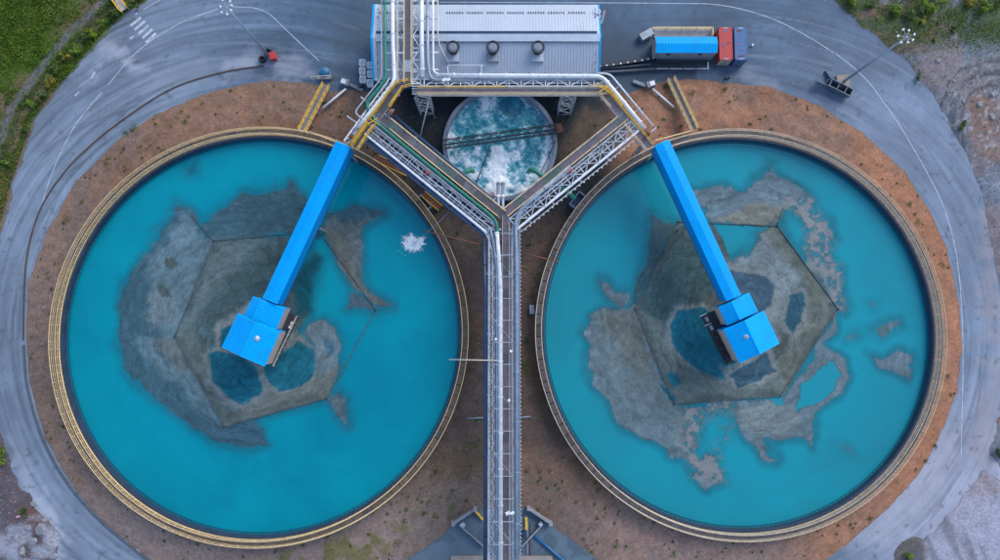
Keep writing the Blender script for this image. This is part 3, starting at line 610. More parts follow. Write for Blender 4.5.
def house(roofpx, ridge, boxpx, boxridge, vent, label, inner, extra_detail):
    zd, ze, zr = 6.4, 10.5, 11.8
    def gab(px4, rpx, zw0, ze_, zr_, over, rt, nm):
        q = [P(*p, ze_) for p in px4]; ra = P(*rpx[0], zr_); rb = P(*rpx[1], zr_)
        q = [Vector((p.x, p.y, ze_)) for p in q]
        f = MB().add([q[0], ra, rb, q[3], q[0]-Vector((0, 0, .12)), ra-Vector((0, 0, .12)), rb-Vector((0, 0, .12)), q[3]-Vector((0, 0, .12))], [(0, 3, 2, 1), (4, 5, 6, 7), (0, 1, 5, 4), (3, 7, 6, 2), (0, 4, 7, 3)])
        g_ = MB().add([ra, q[1], q[2], rb]+[p-Vector((0, 0, .12)) for p in (ra, q[1], q[2], rb)], [(0, 3, 2, 1), (4, 5, 6, 7), (0, 1, 5, 4), (1, 2, 6, 5), (2, 3, 7, 6)])
        o1 = f.build('roof_slope', blueroof, rt); o2 = g_.build('roof_slope', blueroof, rt)
        for o_, (e0, e1, r0, r1) in ((o1, (q[0], q[3], ra, rb)), (o2, (q[1], q[2], ra, rb))):
            m = MB(); nn = int((q[3]-q[0]).length/.42)
            for k in range(1, nn):
                t = k/nn; m.beam(e0.lerp(e1, t)+Vector((0, 0, .03)), r0.lerp(r1, t)+Vector((0, 0, .03)), .07, .06)
            tag(m.build('roof_rib', blueroof, o_), kind='stuff')
        MB().beam(ra+Vector((0, 0, -.05)), rb+Vector((0, 0, .05)), .22, .08).build('ridge_cap', blueroof, rt)
        c_ = sum(q, Vector())/4; wq = [c_+(p-c_)*.93 for p in q]
        for i in range(4):
            p, s = wq[i], wq[(i+1) % 4]; m = MB(); d = (s-p); mid_ = (p+s)/2
            m.beam(Vector((p.x, p.y, (zw0+ze_)/2-.1)), Vector((s.x, s.y, (zw0+ze_)/2-.1)), .1, ze_-zw0-.15)
            m.build('wall', tanwall if i in inner else bluewall, rt)
        return q, c_
    c0 = P(*[sum(p[k] for p in roofpx)/4 for k in (0, 1)], zd)
    rt = empty('drive_house', (c0.x, c0.y, zd), label, 'drive house')
    q, c_ = gab(roofpx, ridge, zd, ze, zr, 0, rt, 'main'); gab(boxpx, boxridge, zd, ze-.8, zr-1.2, 0, rt, 'box')
    v = P(*vent, zr); vt = MB().cyl((v.x, v.y, ze+.2), .34, .75, 12).build('roof_vent', galv, rt); MB().cyl((v.x, v.y, ze+.98), .5, .28, 12, .1).build('cowl', offwhite, vt)
    MB().box((v.x, v.y, ze+.62), (1.0, 1.0, .12), .3).build('vent_flashing', blueroof, rt)
    dq = [c_+(p-c_)*1.0 for p in q]; e = (q[1]-q[0]).normalized(); f = (q[3]-q[0]).normalized(); wi, le = (q[1]-q[0]).length, (q[3]-q[0]).length
    o0 = Vector((q[0].x, q[0].y, 0)); lo, hi = (-.1, wi+.55) if extra_detail > 0 else (-1.1, wi+.1)
    dk = [o0+e*s+f*t for s, t in ((lo, -3), (hi, -3), (hi, le+.1), (lo, le+.1))]
    MB().prism([(p.x, p.y) for p in dk], zd-.25, zd-.02).build('deck', darksteel, rt)
    m = MB(); sx = hi-.05 if extra_detail > 0 else lo+.05
    g0, g1 = o0+e*sx-f*3, o0+e*sx+f*(le+.05)
    for zz in (.55, 1.1): m.beam(g0+Vector((0, 0, zd+zz)), g1+Vector((0, 0, zd+zz)), .07, .07)
    nn = 8
    for k in range(nn+1): p = g0.lerp(g1, k/nn); m.beam(p+Vector((0, 0, zd)), p+Vector((0, 0, zd+1.1)), .07, .07)
    m.build('gallery_railing', palerail if extra_detail > 0 else darksteel, rt)
    cc = Vector((c_.x, c_.y, 0)); MB().cyl((cc.x, cc.y, WATZ-1.5), 1.3, zd-.25-WATZ+1.5, 20).build('centre_column', darksteel, rt)
    for k in range(4):
        a = k*math.pi/2+.6; MB().beam(cc+Vector((1.2*math.cos(a), 1.2*math.sin(a), 3.4)), cc+Vector((3.2*math.cos(a), 3.2*math.sin(a), zd-.26)), .2, .2).build('deck_strut', darksteel, rt)
    if extra_detail < 0:
        for t in (-2.2, -.6, 1.4, 3.2, 5.0):
            p = o0+e*(-.6)+f*t; MB().box((p.x, p.y, zd+.4), (.8, .42, .8), math.atan2(f.y, f.x)).build('cabinet', galv if t < 0 else darksteel, rt)
        for t in (-3.2, -1.4):
            p = o0+e*(-1.6)+f*t; MB().beam(p+Vector((0, 0, zd+1.1)), p+e*1.2+Vector((0, 0, zd+1.1)), .12, .12).build('outrigger', offwhite, rt)
    else:
        for t in (-1.6, -.9):
            p = o0+e*(wi+.2)+f*t; MB().box((p.x, p.y, zd+.4), (.5, .4, .8), math.atan2(f.y, f.x)).build('cabinet', palerail, rt)
house([(238,313),(280,331.5),(264.5,366.5),(221.6,347)], [(255.5,321.5),(241,356.5)], [(253,296),(285.5,308),(276,330),(243.5,316)], [(262,299.5),(253,320)], (256,338.6), 'blue roofed drive house at the centre of the left tank', (1,), 1)
house([(723,329.5),(764,310.5),(779.5,343.5),(740,363)], [(744.5,320.5),(760,354)], [(718.5,307),(749,292.5),(758,311),(727,325.5)], [(731.5,301.5),(740,320)], (747.5,336.6), 'blue roofed drive house at the centre of the right tank', (3,), -1)

# ------------------------------------------------------------------ pipe bridges
ZB = 10.6
SC = FPX/(CH-ZB)                # photograph points per metre at walkway level
class Bridge:
    def __init__(s, name, p0, p1, label, z=ZB):
        s.a, s.b = P(*p0, z), P(*p1, z); s.u, s.n, s.L = frame2(s.a, s.b); s.z = z
        s.rt = empty(name, (s.a.x, s.a.y, 0), label, 'pipe bridge'); s.rz = math.atan2(s.u.y, s.u.x)
    def at(s, d, o, z): p = s.a+s.u*d+s.n*(o/SC); return Vector((p.x, p.y, z))
    def walk(s, o, w, mats, s0=0, s1=None, pl=2.0):
        s1 = s1 or s.L; k = max(1, round((s1-s0)/pl)); pl = (s1-s0)/k; mes = []
        for mt in mats:
            m = MB().box((0, 0, -.03), (pl-.06, w/SC-.02, .05)); nb = 5
            for e in (-1, 1): m.box((0, e*(w/SC/2-.05), .03), (pl-.05, .08, .08))
            for e in range(nb+1): m.box((-pl/2+.07+(pl-.14)*e/nb, 0, .025), (.09, w/SC-.2, .07))
            q = bpy.data.meshes.new('grating_panel'); q.from_pydata(m.v, [], m.f); q.materials.append(mt); mes.append(q)
        for i in range(k): place('grating_panel', random.choice(mes), s.rt, s.at(s0+pl*(i+.5), o, s.z+random.uniform(-.012, .012)), s.rz)
        for e in (-1, 1):
            MB().beam(s.at(s0, o+e*(w/2+.25), s.z-.1), s.at(s1, o+e*(w/2+.25), s.z-.1), .09, .3).build('stringer', offwhite, s.rt)
    def rail(s, o, mat, s0=0, s1=None, th=.07):
        s1 = s1 or s.L; m = MB()
        for zz in (.12, .58, 1.1): m.beam(s.at(s0, o, s.z+zz), s.at(s1, o, s.z+zz), th*.75, th*.75)
        k = max(1, round((s1-s0)/1.5))
        for i in range(k+1): m.beam(s.at(s0+(s1-s0)*i/k, o, s.z), s.at(s0+(s1-s0)*i/k, o, s.z+1.1), .07, .07)
        m.build('handrail', mat, s.rt)
    def chord(s, o, mat, w=.25, dz=0, s0=0, s1=None):
        s1 = s1 or s.L; MB().beam(s.at(s0, o, s.z+dz), s.at(s1, o, s.z+dz), w, w).build('chord', mat, s.rt)
    def lattice(s, o0, o1, mat, bay, dz=.0, w=.14, cross=False, s0=0, s1=None):
        s1 = s1 or s.L; k = max(1, round((s1-s0)/bay)); bl = (s1-s0)/k
        for i in range(k+1): MB().beam(s.at(s0+bl*i, o0, s.z+dz), s.at(s0+bl*i, o1, s.z+dz), w, w).build('strut', mat, s.rt)
        for i in range(k):
            a, b = (o0, o1) if i % 2 else (o1, o0)
            MB().beam(s.at(s0+bl*i, a, s.z+dz+.02), s.at(s0+bl*(i+1), b, s.z+dz+.02), w*.85, w*.85).build('brace', mat, s.rt)
            if cross: MB().beam(s.at(s0+bl*i, b, s.z+dz+.18), s.at(s0+bl*(i+1), a, s.z+dz+.18), w*.7, w*.7).build('brace', mat, s.rt)
    def portals(s, o0, o1, mat, bay, s0):
        k = int((s.L-s0)/bay)
        for i in range(k+1):
            d = s0+bay*i; MB().beam(s.at(d, o0, s.z+2.3), s.at(d, o1, s.z+2.3), .09, .09).build('portal_beam', mat, s.rt)
            for o in (o0, o1): MB().beam(s.at(d, o, s.z+.1), s.at(d, o, s.z+2.3), .09, .09).build('portal_post', mat, s.rt)
            if i % 3 == 1 and i < k: MB().beam(s.at(d, o0, s.z+2.34), s.at(d+bay, o1, s.z+2.34), .05, .05).build('portal_brace', mat, s.rt)
    def rungs(s, o0, o1, mat, bay, w):
        k = int(s.L/bay)
        for i in range(1, k): MB().beam(s.at(bay*i, o0, s.z-.1), s.at(bay*i, o1, s.z-.1), w, w).build('rung', mat, s.rt)
    def side(s, o, mat, bay, depth=1.8, w=.13, s0=0, s1=None):
        s1 = s1 or s.L; k = max(1, round((s1-s0)/bay)); bl = (s1-s0)/k
        MB().beam(s.at(s0, o, s.z-depth), s.at(s1, o, s.z-depth), .2, .2).build('chord', mat, s.rt)
        for i in range(k+1): MB().beam(s.at(s0+bl*i, o, s.z-depth), s.at(s0+bl*i, o, s.z), w, w).build('web_post', mat, s.rt)
        for i in range(k):
            a, b = (-depth, 0) if i % 2 else (0, -depth)
            MB().beam(s.at(s0+bl*i, o, s.z+a), s.at(s0+bl*(i+1), o, s.z+b), w*.85, w*.85).build('brace', mat, s.rt)
    def cross(s, o0, o1, mat, ds, dz=-.28, w=.26):
        for d in ds: MB().beam(s.at(d, o0, s.z+dz), s.at(d, o1, s.z+dz), w, w).build('cross_beam', mat, s.rt)
    def cols(s, ds, offs, mat):
        for d in ds:
            for o in offs: MB().beam(s.at(d, o, -.4), s.at(d, o, s.z-.41), .3, .3).build('column', mat, s.rt)

# trunk
tr = Bridge('pipe_bridge', (503,214), (503,590), 'long straight pipe bridge running between the two tanks to the bottom edge', ZB-.08)
tr.walk(2.8, 6.0, [gratwarm, gratwarm, grating2, grating], pl=1.8); tr.rail(6.6, palerail, 1.6); tr.rail(-.6, palerail, 1.6, th=.05)
tr.chord(-14, offwhite, .3, 0, 3.4); tr.chord(-8.4, galv, .16, 0, 2.6); tr.chord(9.8, offwhite, .2, 0, 1.8); tr.chord(13.5, galv, .18, -.4, 2.4)
tr.lattice(-14, -8.4, offwhite, 1.8, w=.14, s0=3.6, cross=True); tr.lattice(9.8, 14, offwhite, 1.8, w=.12, s0=2.6)
tr.portals(-8.4, 9.8, offwhite, 3.55, 3.6)
dd = [2.6]+[10+i*10.0 for i in range(6)]; tr.cross(-19, 18, offwhite, [d for d in dd if d < tr.L], w=.34)
tr.side(-14, galv, 3.55, s0=3.6); tr.side(13.5, galv, 3.55, s0=2.6); tr.cols([2.6, 20, 40, 59], (-11, 11), galv)
m = MB()
for i in range(90): m.box(tr.at(3+i*(tr.L-3)/91, 17.6, ZB+.02), (.22, .16, .18))
tag(m.build('cable_clamp', offwhite, tr.rt), kind='stuff')
slab(MB(), tr.a, tr.u, tr.n, 2.8, tr.L, 15.9/SC, 17.2/SC, ZB-.12, ZB-.02).build('cable_tray', galv, tr.rt)
# left arm
la = Bridge('pipe_bridge', (380,116), (503,215), 'pipe bridge arm slanting above the left tank to the fork')
la.walk(0, 8.2, [grating2, grating, grating, gratgreen]); la.rail(4.6, tanrail, 2); la.rail(-4.6, tanrail, 3, la.L-.5)
la.chord(-11.5, offwhite, .24); la.chord(-18, offwhite, .2); la.chord(-24, white, .34); la.lattice(-24, -11.5, offwhite, 4.2, w=.15); la.rungs(-24, -11.5, offwhite, 1.05, .12); la.chord(-14, galv, .14, .15); la.chord(-20.8, greypipe, .16, .15); la.chord(-16, darkblue, .2, -.9)
la.side(-24, galv, 2.8); la.side(-11.5, galv, 2.8); la.cross(-28, 9, galv, [1, 7, 13, 19, 24]); la.cols([5, 13, 21], (-20, -6), galv)
slab(MB(), la.a, la.u, la.n, 1, la.L, -29.5/SC, -25.6/SC, ZB-.7, ZB-.15).build('edge_girder', darkblue, la.rt)
# right arm
ra = Bridge('pipe_bridge', (626,116), (505,213.5), 'pipe bridge arm slanting above the right tank to the fork')
ra.walk(0, 7.6, [gratwarm, gratwarm, gratgreen, grating2, gratwarm]); ra.rail(4.3, tanrail, .5); ra.rail(-4.3, tanrail, 1.5)
ra.chord(7, offwhite, .22); ra.chord(20, white, .36); ra.chord(13.5, offwhite, .18); ra.lattice(7, 20, offwhite, 2.9, w=.2, cross=True); ra.lattice(7, 13.5, offwhite, 1.45, dz=-.5, w=.13)
ra.side(20, offwhite, 2.9); ra.side(7, galv, 2.9); ra.cross(-5, 25, galv, [1, 7, 13, 19, 24]); ra.cols([5, 13, 21], (16, 4), galv)
ra.chord(24.5, offwhite, .16, -.2)
m = MB()
for i in range(26): m.box(ra.at(1+i*(ra.L-2)/25, 25.6, ZB-.1), (.24, .24, .2), ra.rz)
tag(m.build('cable_clamp', palerail, ra.rt), kind='stuff')
# east bridge in front of the grey roof
ea = Bridge('pipe_bridge', (412,91), (606,91), 'pipe bridge running along the front of the grey metal roofed building')
ea.walk(-.4, 5.2, [grating2, gratwarm, grating2]); ea.rail(3.0, yellow, 1, 16); ea.rail(3.0, palerail, 16.2); ea.rail(-3.8, tanrail, 1)
slab(MB(), ea.a, ea.u, ea.n, 1, ea.L, -5.0/SC, -4.1/SC, ZB-.4, ZB-.06).build('edge_girder', palerail, ea.rt)
ea.chord(4.6, offwhite, .2); ea.chord(12, offwhite, .24); ea.lattice(4.6, 12, white, 2.0, w=.15); ea.side(12, galv, 2.0); ea.cross(-4, 16, offwhite, [2, 9, 16, 23, 30], w=.22)
# towers
for (tx, ty), lb_ in (((421.5,95), 'white lattice support tower left of the churning tank'), ((569,95), 'white lattice support tower right of the churning tank')):
    p = P(tx, ty, ZB-.6); rt = empty('support_tower', (p.x, p.y, 0), lb_, 'tower'); hw = 1.15; cs = [(-hw, -.5), (hw, -.5), (hw, .5), (-hw, .5)]
    for x, y in cs: MB().beam((p.x+x, p.y+y, -.3), (p.x+x, p.y+y, ZB-.6), .26, .26).build('leg', offwhite, rt)
    for i in range(6):
        z0, z1 = i*1.65, (i+1)*1.65
        for (x0, y0), (x1, y1) in zip(cs, cs[1:]+cs[:1]):
            if i % 2: (x0, y0), (x1, y1) = (x1, y1), (x0, y0)
            MB().beam((p.x+x0, p.y+y0, z0), (p.x+x1, p.y+y1, z1), .13, .13).build('brace', offwhite, rt)
# south east link
se = Bridge('pipe_bridge', (602,92), (649,148), 'short pipe bridge leading down to the right covered bridge')
se.walk(0, 8, [grating, grating2, gratwarm]); se.rail(4.4, yellow, .5); se.rail(-4.4, tanrail, 0, 3); se.rail(-4.4, tanrail, 6.5)
se.chord(8, offwhite, .2); se.lattice(5, 8, yellow, 2.2, w=.12); se.side(8, galv, 2.2); se.cross(-6, 20, offwhite, [1, 6.2, 10.5], w=.24); se.cols([6, 11.2], (-3, 8), galv)
# south west link
sw = Bridge('pipe_bridge', (400,85), (354,148), 'short pipe bridge leading down to the left covered bridge')
sw.walk(0, 8.4, [grating, grating, grating2]); sw.rail(-4.6, yellow, 0); sw.rail(4.6, yellow, 0, 4.2); sw.rail(4.6, yellow, 8); sw.rail(-1.6, yellow, 8.5)
sw.chord(-8, offwhite, .2); sw.lattice(-12.5, -8, offwhite, 1.9, w=.16); sw.chord(-12.5, white, .22); sw.side(-8, galv, 2.2); sw.cross(-26, 6, offwhite, [1.5, 5.5, 9.5], w=.24); sw.cols([5, 10.8], (-8, 3), galv)
# north rack
nr = Bridge('pipe_bridge', (408,-22), (408,84), 'pipe bridge crossing over the left end of the grey roof')
nr.walk(0, 6.6, [grating2, roofgrey, grating2]); nr.rail(3.8, tanrail); nr.rail(-3.8, tanrail)
nr.chord(12.5, offwhite, .22); nr.chord(5, offwhite, .16); nr.lattice(5, 12.5, white, 2.1, w=.15); nr.chord(-11.5, white, .2); nr.chord(-9.5, palerail, .12, .6); nr.lattice(-11.5, -5, offwhite, 2.6, w=.1)
nr.side(12.5, galv, 2.6, 1.2); nr.side(-11.5, galv, 2.6, 1.2)
nr.cross(-27, 31, white, [(22+2)/SC, (22+21)/SC, (22+41)/SC, (22+57)/SC, (22+75)/SC], w=.26)

def junction_rail(pts, label, mat=yellow):
    q = bend([P(*p, ZB) for p in pts], 1.5, 5); rt = empty('junction_railing', tuple(q[0]), label, 'railing')
    for zz in (.15, .6, 1.1): MB().tube([p+Vector((0, 0, zz)) for p in q], .055, 6).build('rail', mat, rt)
    for p in q[::2]: MB().beam(p, p+Vector((0, 0, 1.1)), .08, .08).build('post', mat, rt)
junction_rail([(409,81),(399,82.5),(390,92),(380,107),(371,119)], 'outer curved yellow railing at the left bridge junction')
junction_rail([(412,86),(404,88),(397,97),(390,108)], 'inner curved yellow railing at the left bridge junction')
junction_rail([(368,124),(360,135),(354,144)], 'short yellow railing beside the left covered bridge entrance')
junction_rail([(374,127),(365,139),(359,149)], 'short yellow railing on the tank side of the left covered bridge entrance')
junction_rail([(590,87.5),(604,87),(614,97),(622,107)], 'curved yellow railing at the right bridge junction')
junction_rail([(640,124),(648,135),(656,146)], 'short yellow railing beside the right covered bridge entrance', orange)
for x, y, lb_ in ((604,89,'yellow chain hoist frame at the right bridge junction'), (373,121,'yellow chain hoist frame above the left arm entrance')):
    p = P(x, y, ZB+1.4); rt = empty('hoist_frame', (p.x, p.y, ZB), lb_, 'hoist')
    for sx in (-.8, .8): MB().beam(p+Vector((sx, -.5, 0)), p+Vector((-sx, .5, 0)), .12, .12).build('arm', yellow, rt); MB().beam(p+Vector((sx, -.5, -1.4)), p+Vector((sx, -.5, 0)), .1, .1).build('post', yellow, rt)
# ------------------------------------------------------------------ pipes, each a thing of its own
def pipe(name, pts, r, mat, label, z=ZB, flanges=0, rad=1.2):
    q = [P(p[0], p[1], p[2] if len(p) > 2 else z) for p in pts]; b = bend(q, rad) if len(q) > 2 else q
    m = MB().tube(b, r, 12)
    if not flanges: return m.build(name, mat, None, label, 'pipe', smooth=True)
    rt = empty(name, tuple(q[0]), label, 'pipe'); m.build('pipe_run', mat, rt, smooth=True)
    tot = sum((y-x).length for x, y in zip(b, b[1:])); acc = 0; nxt = tot/(flanges+1)*.7
    for x, y in zip(b, b[1:]):
        l = (y-x).length
        while acc+l > nxt and nxt < tot:
            p = x.lerp(y, (nxt-acc)/l); d = (y-x).normalized(); MB().tube([p-d*.09, p+d*.09], r*1.3, 12).build('flange', mat, rt); nxt += tot/(flanges+1)
        acc += l
    return rt
zp = ZB+.12
pipe('green_pipe', [(384.8,-20,zp+.3),(384.8,40,zp+.3),(385.6,80,zp+.3),(365.5,104,zp+.3),(372.5,116,zp+.2),(378,124,zp),(436,171.5,zp),(490,214.6,zp),(496.5,222,zp),(497.5,236,zp),(497.8,262,zp)], .27, greenp, 'long green pipe running from the grey roof down the left arm to the fork', flanges=9)
pipe('white_pipe', [(392.5,-20,zp+.4),(392.8,40,zp+.4),(394.5,82,zp+.4),(374,108,zp+.3),(358,128,zp+.2)], .34, white, 'thick white pipe left of the walkway over the grey roof', flanges=4)
pipe('white_pipe', [(421.7,-20,zp+.3),(421.7,40,zp+.3),(422.5,77,zp+.3)], .36, white, 'thick white pipe right of the walkway over the grey roof', flanges=3)
pipe('grey_pipe', [(427.6,-20,zp+.3),(427.6,60,zp+.3),(430,79.5,zp+.2),(444,80.5,zp),(520,80.5,zp-.4),(600,80.5,zp-.4)], .28, greypipe, 'grey blue pipe turning from the roof crossing along the truss', flanges=4)
pipe('white_pipe', [(433,-20,zp+.3),(433,40,zp+.3),(433.4,72,zp+.3),(440,75,zp+.3)], .17, white, 'thin white pipe beside the grey blue pipe over the roof')
pipe('grey_pipe', [(437.8,-20,zp),(437.8,42,zp),(449,64,zp-.5)], .10, palerail, 'thin pale conduit slanting down to the frame on the grey roof')
pipe('white_pipe', [(436,75.5,zp+.3),(520,76,zp+.3),(602,76.5,zp+.3),(624,103,zp+.3),(645,129,zp+.2)], .36, white, 'thick white pipe along the front of the roof and down to the right tank', flanges=8)
pipe('white_rail_pipe', [(598,73.5,zp),(610,74,zp),(653,126,zp)], .14, white, 'thin white outer pipe at the right hand corner of the bridges')
pipe('white_rail_pipe', [(381.6,-20,zp),(381.8,78,zp),(354,113,zp),(364,120,zp)], .13, offwhite, 'thin white outer pipe beside the green pipe at the left corner')
pipe('grey_pipe', [(370,110,zp-.2),(351,137,zp-.2)], .2, offwhite, 'short pale pipe beside the left covered bridge entrance')
pipe('dark_blue_pipe', [(394,116,zp-.4),(452,165,zp-.4),(494,200,zp-.5),(499,208,zp-1.5)], .26, darkblue, 'dark blue pipe on the tank side of the left arm walkway', flanges=3)
pipe('dark_blue_pipe', [(484.4,238,zp-.3),(485,300,zp-.3),(485.2,590,zp-.3)], .30, darkblue, 'dark blue pipe on the left flank of the long central bridge', flanges=8)
pipe('grey_pipe', [(488,232,zp+.1),(489.5,226,zp+.1),(493,240,zp+.1),(496.8,264,zp+.1),(497,300,zp+.1),(497,590,zp+.1)], .20, greypipe, 'grey blue pipe beside the white pipe on the central bridge', flanges=7)
pipe('white_pipe', [(497,232,zp+.25),(499.2,262,zp+.25),(500.4,290,zp+.25),(500.6,590,zp+.25)], .33, white, 'thick white pipe along the middle of the long central bridge', flanges=9)
pipe('grey_pipe', [(570,166.5,zp),(520,210,zp),(515.5,222,zp),(516.5,260,zp),(516.6,590,zp)], .33, greypipe, 'grey blue pipe on the right flank of the central bridge', flanges=8)
pipe('white_pipe', [(492.6,590,zp-.1),(492.6,252,zp-.1),(487,234,zp-.1),(470,220,zp-.1),(388,153,zp-.1)], .13, offwhite, 'thin pale pipe inside the left lattice of the central bridge')
pipe('grey_pipe', [(511.6,590,zp),(511.6,228,zp),(518,216,zp),(600,150,zp)], .12, greypipe, 'thin grey pipe inside the right lattice of the central bridge')
pipe('rusty_pipe', [(425,231,zp-2),(484,245.5,zp-.6)], .10, rust, 'thin rusty pipe from the central bridge over the left tank rim')
pipe('rusty_pipe', [(520,252.5,zp-.6),(559,262,zp-2)], .10, rust, 'thin rusty pipe from the central bridge over the right tank rim')
pipe('rusty_pipe', [(449,359.5,zp-.6),(500,360.5,zp+.4)], .09, palerail, 'thin pale brown pole reaching from the central bridge over the left tank')
pipe('blue_pipe', [(533.5,534.5,.35),(563,560,.35),(575,570,.35)], .22, mk('bright_blue_pipe', (.01, .12, .30), .4), 'bright blue pipe lying on the concrete at the bottom centre')

# ------------------------------------------------------------------ churning small tank in the fork
cx, cy, r = CL[:3]
ct_ = empty('small_round_tank', (cx, cy, 0), 'small round concrete tank of foaming water between the bridge arms', 'tank')
ringmesh('wall', cx, cy, [(r-.55, -.5), (r-.55, 3.0), (r, 3.0), (r, -.5)], mk('tank_rim', (.17, .21, .27), .7, 0, .3, .8, dirt=((.10, .08, .07), .6, .8)), ct_, 96)
ringmesh('rim_lip', cx, cy, [(r-.02, 2.6), (r+.14, 2.6), (r+.14, 2.9), (r-.02, 2.9)], galv, ct_, 96)
g_ = np.arange(-r, r, .16); A, B = np.meshgrid(g_, g_, indexing='ij'); X, Y = A.ravel()+cx, B.ravel()+cy; px, py = proj(X, Y, 2)
jet = np.exp(-((px-497-(py-150)*.02)/(6+np.abs(py-195)*.22))**2)*sm(py, 140, 185); w0 = fbm(X*.35, Y*.35, 301); w1 = fbm(X*1.0, Y*1.0, 305)
foam = .25+.50*jet+.60*(w0-.5)+.55*(w1-.5)+.14*sm(py, 125, 185)+.35*np.exp(-((px-490)**2+(py-101)**2)/90)+.18*sm(np.hypot(px-500, py-144), 40, 54)
foam = np.where(np.hypot(px-512, (py-106)*1.2) < 12+6*(w1-.5), foam-.35, foam)
zz = 1.7+.5*(w1-.5)+.5*jet*w0; ok = np.hypot(X-cx, Y-cy) < r-.4
f = gridfaces(len(g_), len(g_), ok); v, f, (aa,) = compact(np.c_[X, Y, zz], f, foam)
np_mesh('churning_water', v, f, churnm, {'col': aa}, 'structure')
# dark truss over it
a, b = P(444,145,3.9), P(557,129.5,3.9); u, n, L_ = frame2(a, b); rt = empty('scraper_truss', ((a.x+b.x)/2, (a.y+b.y)/2, 3), 'dark steel truss spanning the small foaming tank', 'truss')
for o in (-.75, 0, .75):
    MB().beam(a+n*o, b+n*o, .14 if o else .22, .14 if o else .3).build('chord', darksteel, rt)
for o in (-.75, .75): MB().beam(a+n*o+Vector((0, 0, .9)), b+n*o+Vector((0, 0, .9)), .1, .1).build('chord', darksteel, rt)
k = 12
for i in range(k+1):
    p = a.lerp(b, i/k); MB().beam(p-n*.8, p+n*.8, .12, .12).build('strut', darksteel, rt)
    if i < k:
        q = a.lerp(b, (i+1)/k); s = 1 if i % 2 else -1; MB().beam(p+n*.75*s, q, .09, .09).build('brace', darksteel, rt); MB().beam(p-n*.75*s, q, .09, .09).build('brace', darksteel, rt)
        for o in (-.75, .75): MB().beam(p+n*o, q+n*o+Vector((0, 0, .9)), .07, .07).build('brace', darksteel, rt)
MB().beam(P(556,129,3.2), P(562,128,3.2), 1.6, .6).build('end_bearing', rust, rt)
pipe('steel_hose', [(490,146,3.6),(483,166,3.2),(475.5,184,3.1)], .11, darksteel, 'dark thin hose slanting across the left of the foaming water')
pipe('steel_hose', [(556,140,3.3),(548,158,3.2),(538,178,3.1)], .08, darksteel, 'dark thin hose at the right rim of the foaming tank')
pipe('green_elbow', [(456,180,6.5),(463,173.5,6.5),(470,170,6.3),(473,171.5,4.0)], .42, greenp, 'green elbow pipe emptying into the left side of the foaming tank', rad=.9)
pipe('green_elbow', [(546,180,6.5),(537,172,6.5),(531,169.5,6.3),(528.5,171.5,4.0)], .42, greenp, 'green elbow pipe emptying into the right side of the foaming tank', rad=.9)
pipe('green_elbow', [(575,199,5),(566,190,5.5),(556,186,6.5)], .42, greenp, 'green pipe dropping below the right arm beside the right tank')
for x, s in ((498.2, 'left'), (502.8, 'right')):
    q = [P(x, 184, 3.4), P(x, 209.5, 9.2)]; rt = empty('discharge_pipe', tuple(q[0]), s+' of the two grey pipes rising from the foaming tank to the fork', 'pipe', 'paired discharge pipes')
    MB().tube(q, .3, 12).build('pipe_run', greypipe, rt, smooth=True); d = (q[1]-q[0]).normalized()
    p = q[0].lerp(q[1], .52); MB().tube([p-d*.3, p+d*.3], .33, 12).build('band', white, rt); MB().tube([q[0]-d*.1, q[0]+d*.15], .4, 12).build('flange', galv, rt)
v = P(492, 195, 3.3); rt = empty('red_valve', tuple(v), 'small red valve wheel on the lower rim of the foaming tank', 'valve'); MB().tube(circ(v.x, v.y, .36, v.z+.3, 14), .09, 6, True).build('hand_wheel', redpaint, rt); MB().cyl((v.x, v.y, v.z-.3), .14, .7, 10).build('stem', redpaint, rt)

# ------------------------------------------------------------------ grey roofed building
ZE = 7.2
b0, b1, b2, b3 = P(373,5,ZE), P(598.5,5,ZE), P(598.5,77,ZE), P(373,81,ZE)
x0, x1 = b0.x, b1.x; yN = b0.y; yS = (b2.y+b3.y)/2; yR0, yR1 = P(500,35,8.9).y, P(500,42,8.9).y
bd = empty('process_building', ((x0+x1)/2, (yN+yS)/2, 0), 'long grey metal roofed building with three roof fans at the top', 'building')
wallb = mk('building_wall', (.02, .16, .38), .5, 0, .1, .4)
wt = .3
MB().box(((x0+x1)/2, yN-.6, 3.4), (x1-x0-1.2, wt, 7.2)).build('wall', wallb, bd); MB().box(((x0+x1)/2, yS+.9, 3.4), (x1-x0-1.2, wt, 7.2)).build('wall', wallb, bd)
for x in (x0+.75, x1-.75): MB().box((x, (yN+yS)/2+.15, 3.4), (wt, yN-yS-1.9, 7.2)).build('wall', wallb, bd)
for k in range(9):
    xx = x0+3+k*4.4; w = MB().box((xx, yS+.73, 4.4), (2.2, .08, 1.4)).build('window', mk('dark_glass', (.02, .04, .06), .1), bd)
    MB().box((xx, yS+.70, 3.62), (2.4, .16, .12)).build('sill', galv, w)
bw = 1.0
def quad(name, pts, mat, parent, t=.15):
    m = MB().add([Vector(p) for p in pts]+[Vector(p)-Vector((0, 0, t)) for p in pts], [(0, 1, 2, 3), (7, 6, 5, 4), (0, 4, 5, 1), (1, 5, 6, 2), (2, 6, 7, 3), (3, 7, 4, 0)]); return m.build(name, mat, parent)
zr = 9.0
rn = quad('roof_slope', [(x0+bw, yR0, zr), (x1-.12, yR0, zr), (x1-.12, yN, ZE), (x0+bw, yN, ZE)], roofgrey, bd)
rs = quad('roof_slope', [(x0+bw, yS, ZE-.4), (x1-.12, yS, ZE-.4), (x1-.12, yR1, zr-.25), (x0+bw, yR1, zr-.25)], roofgrey, bd)
quad('ridge_strip', [(x0+bw, yR1, zr+.1), (x1-.12, yR1, zr+.1), (x1-.12, yR0, zr+.3), (x0+bw, yR0, zr+.3)], roofpale, bd)
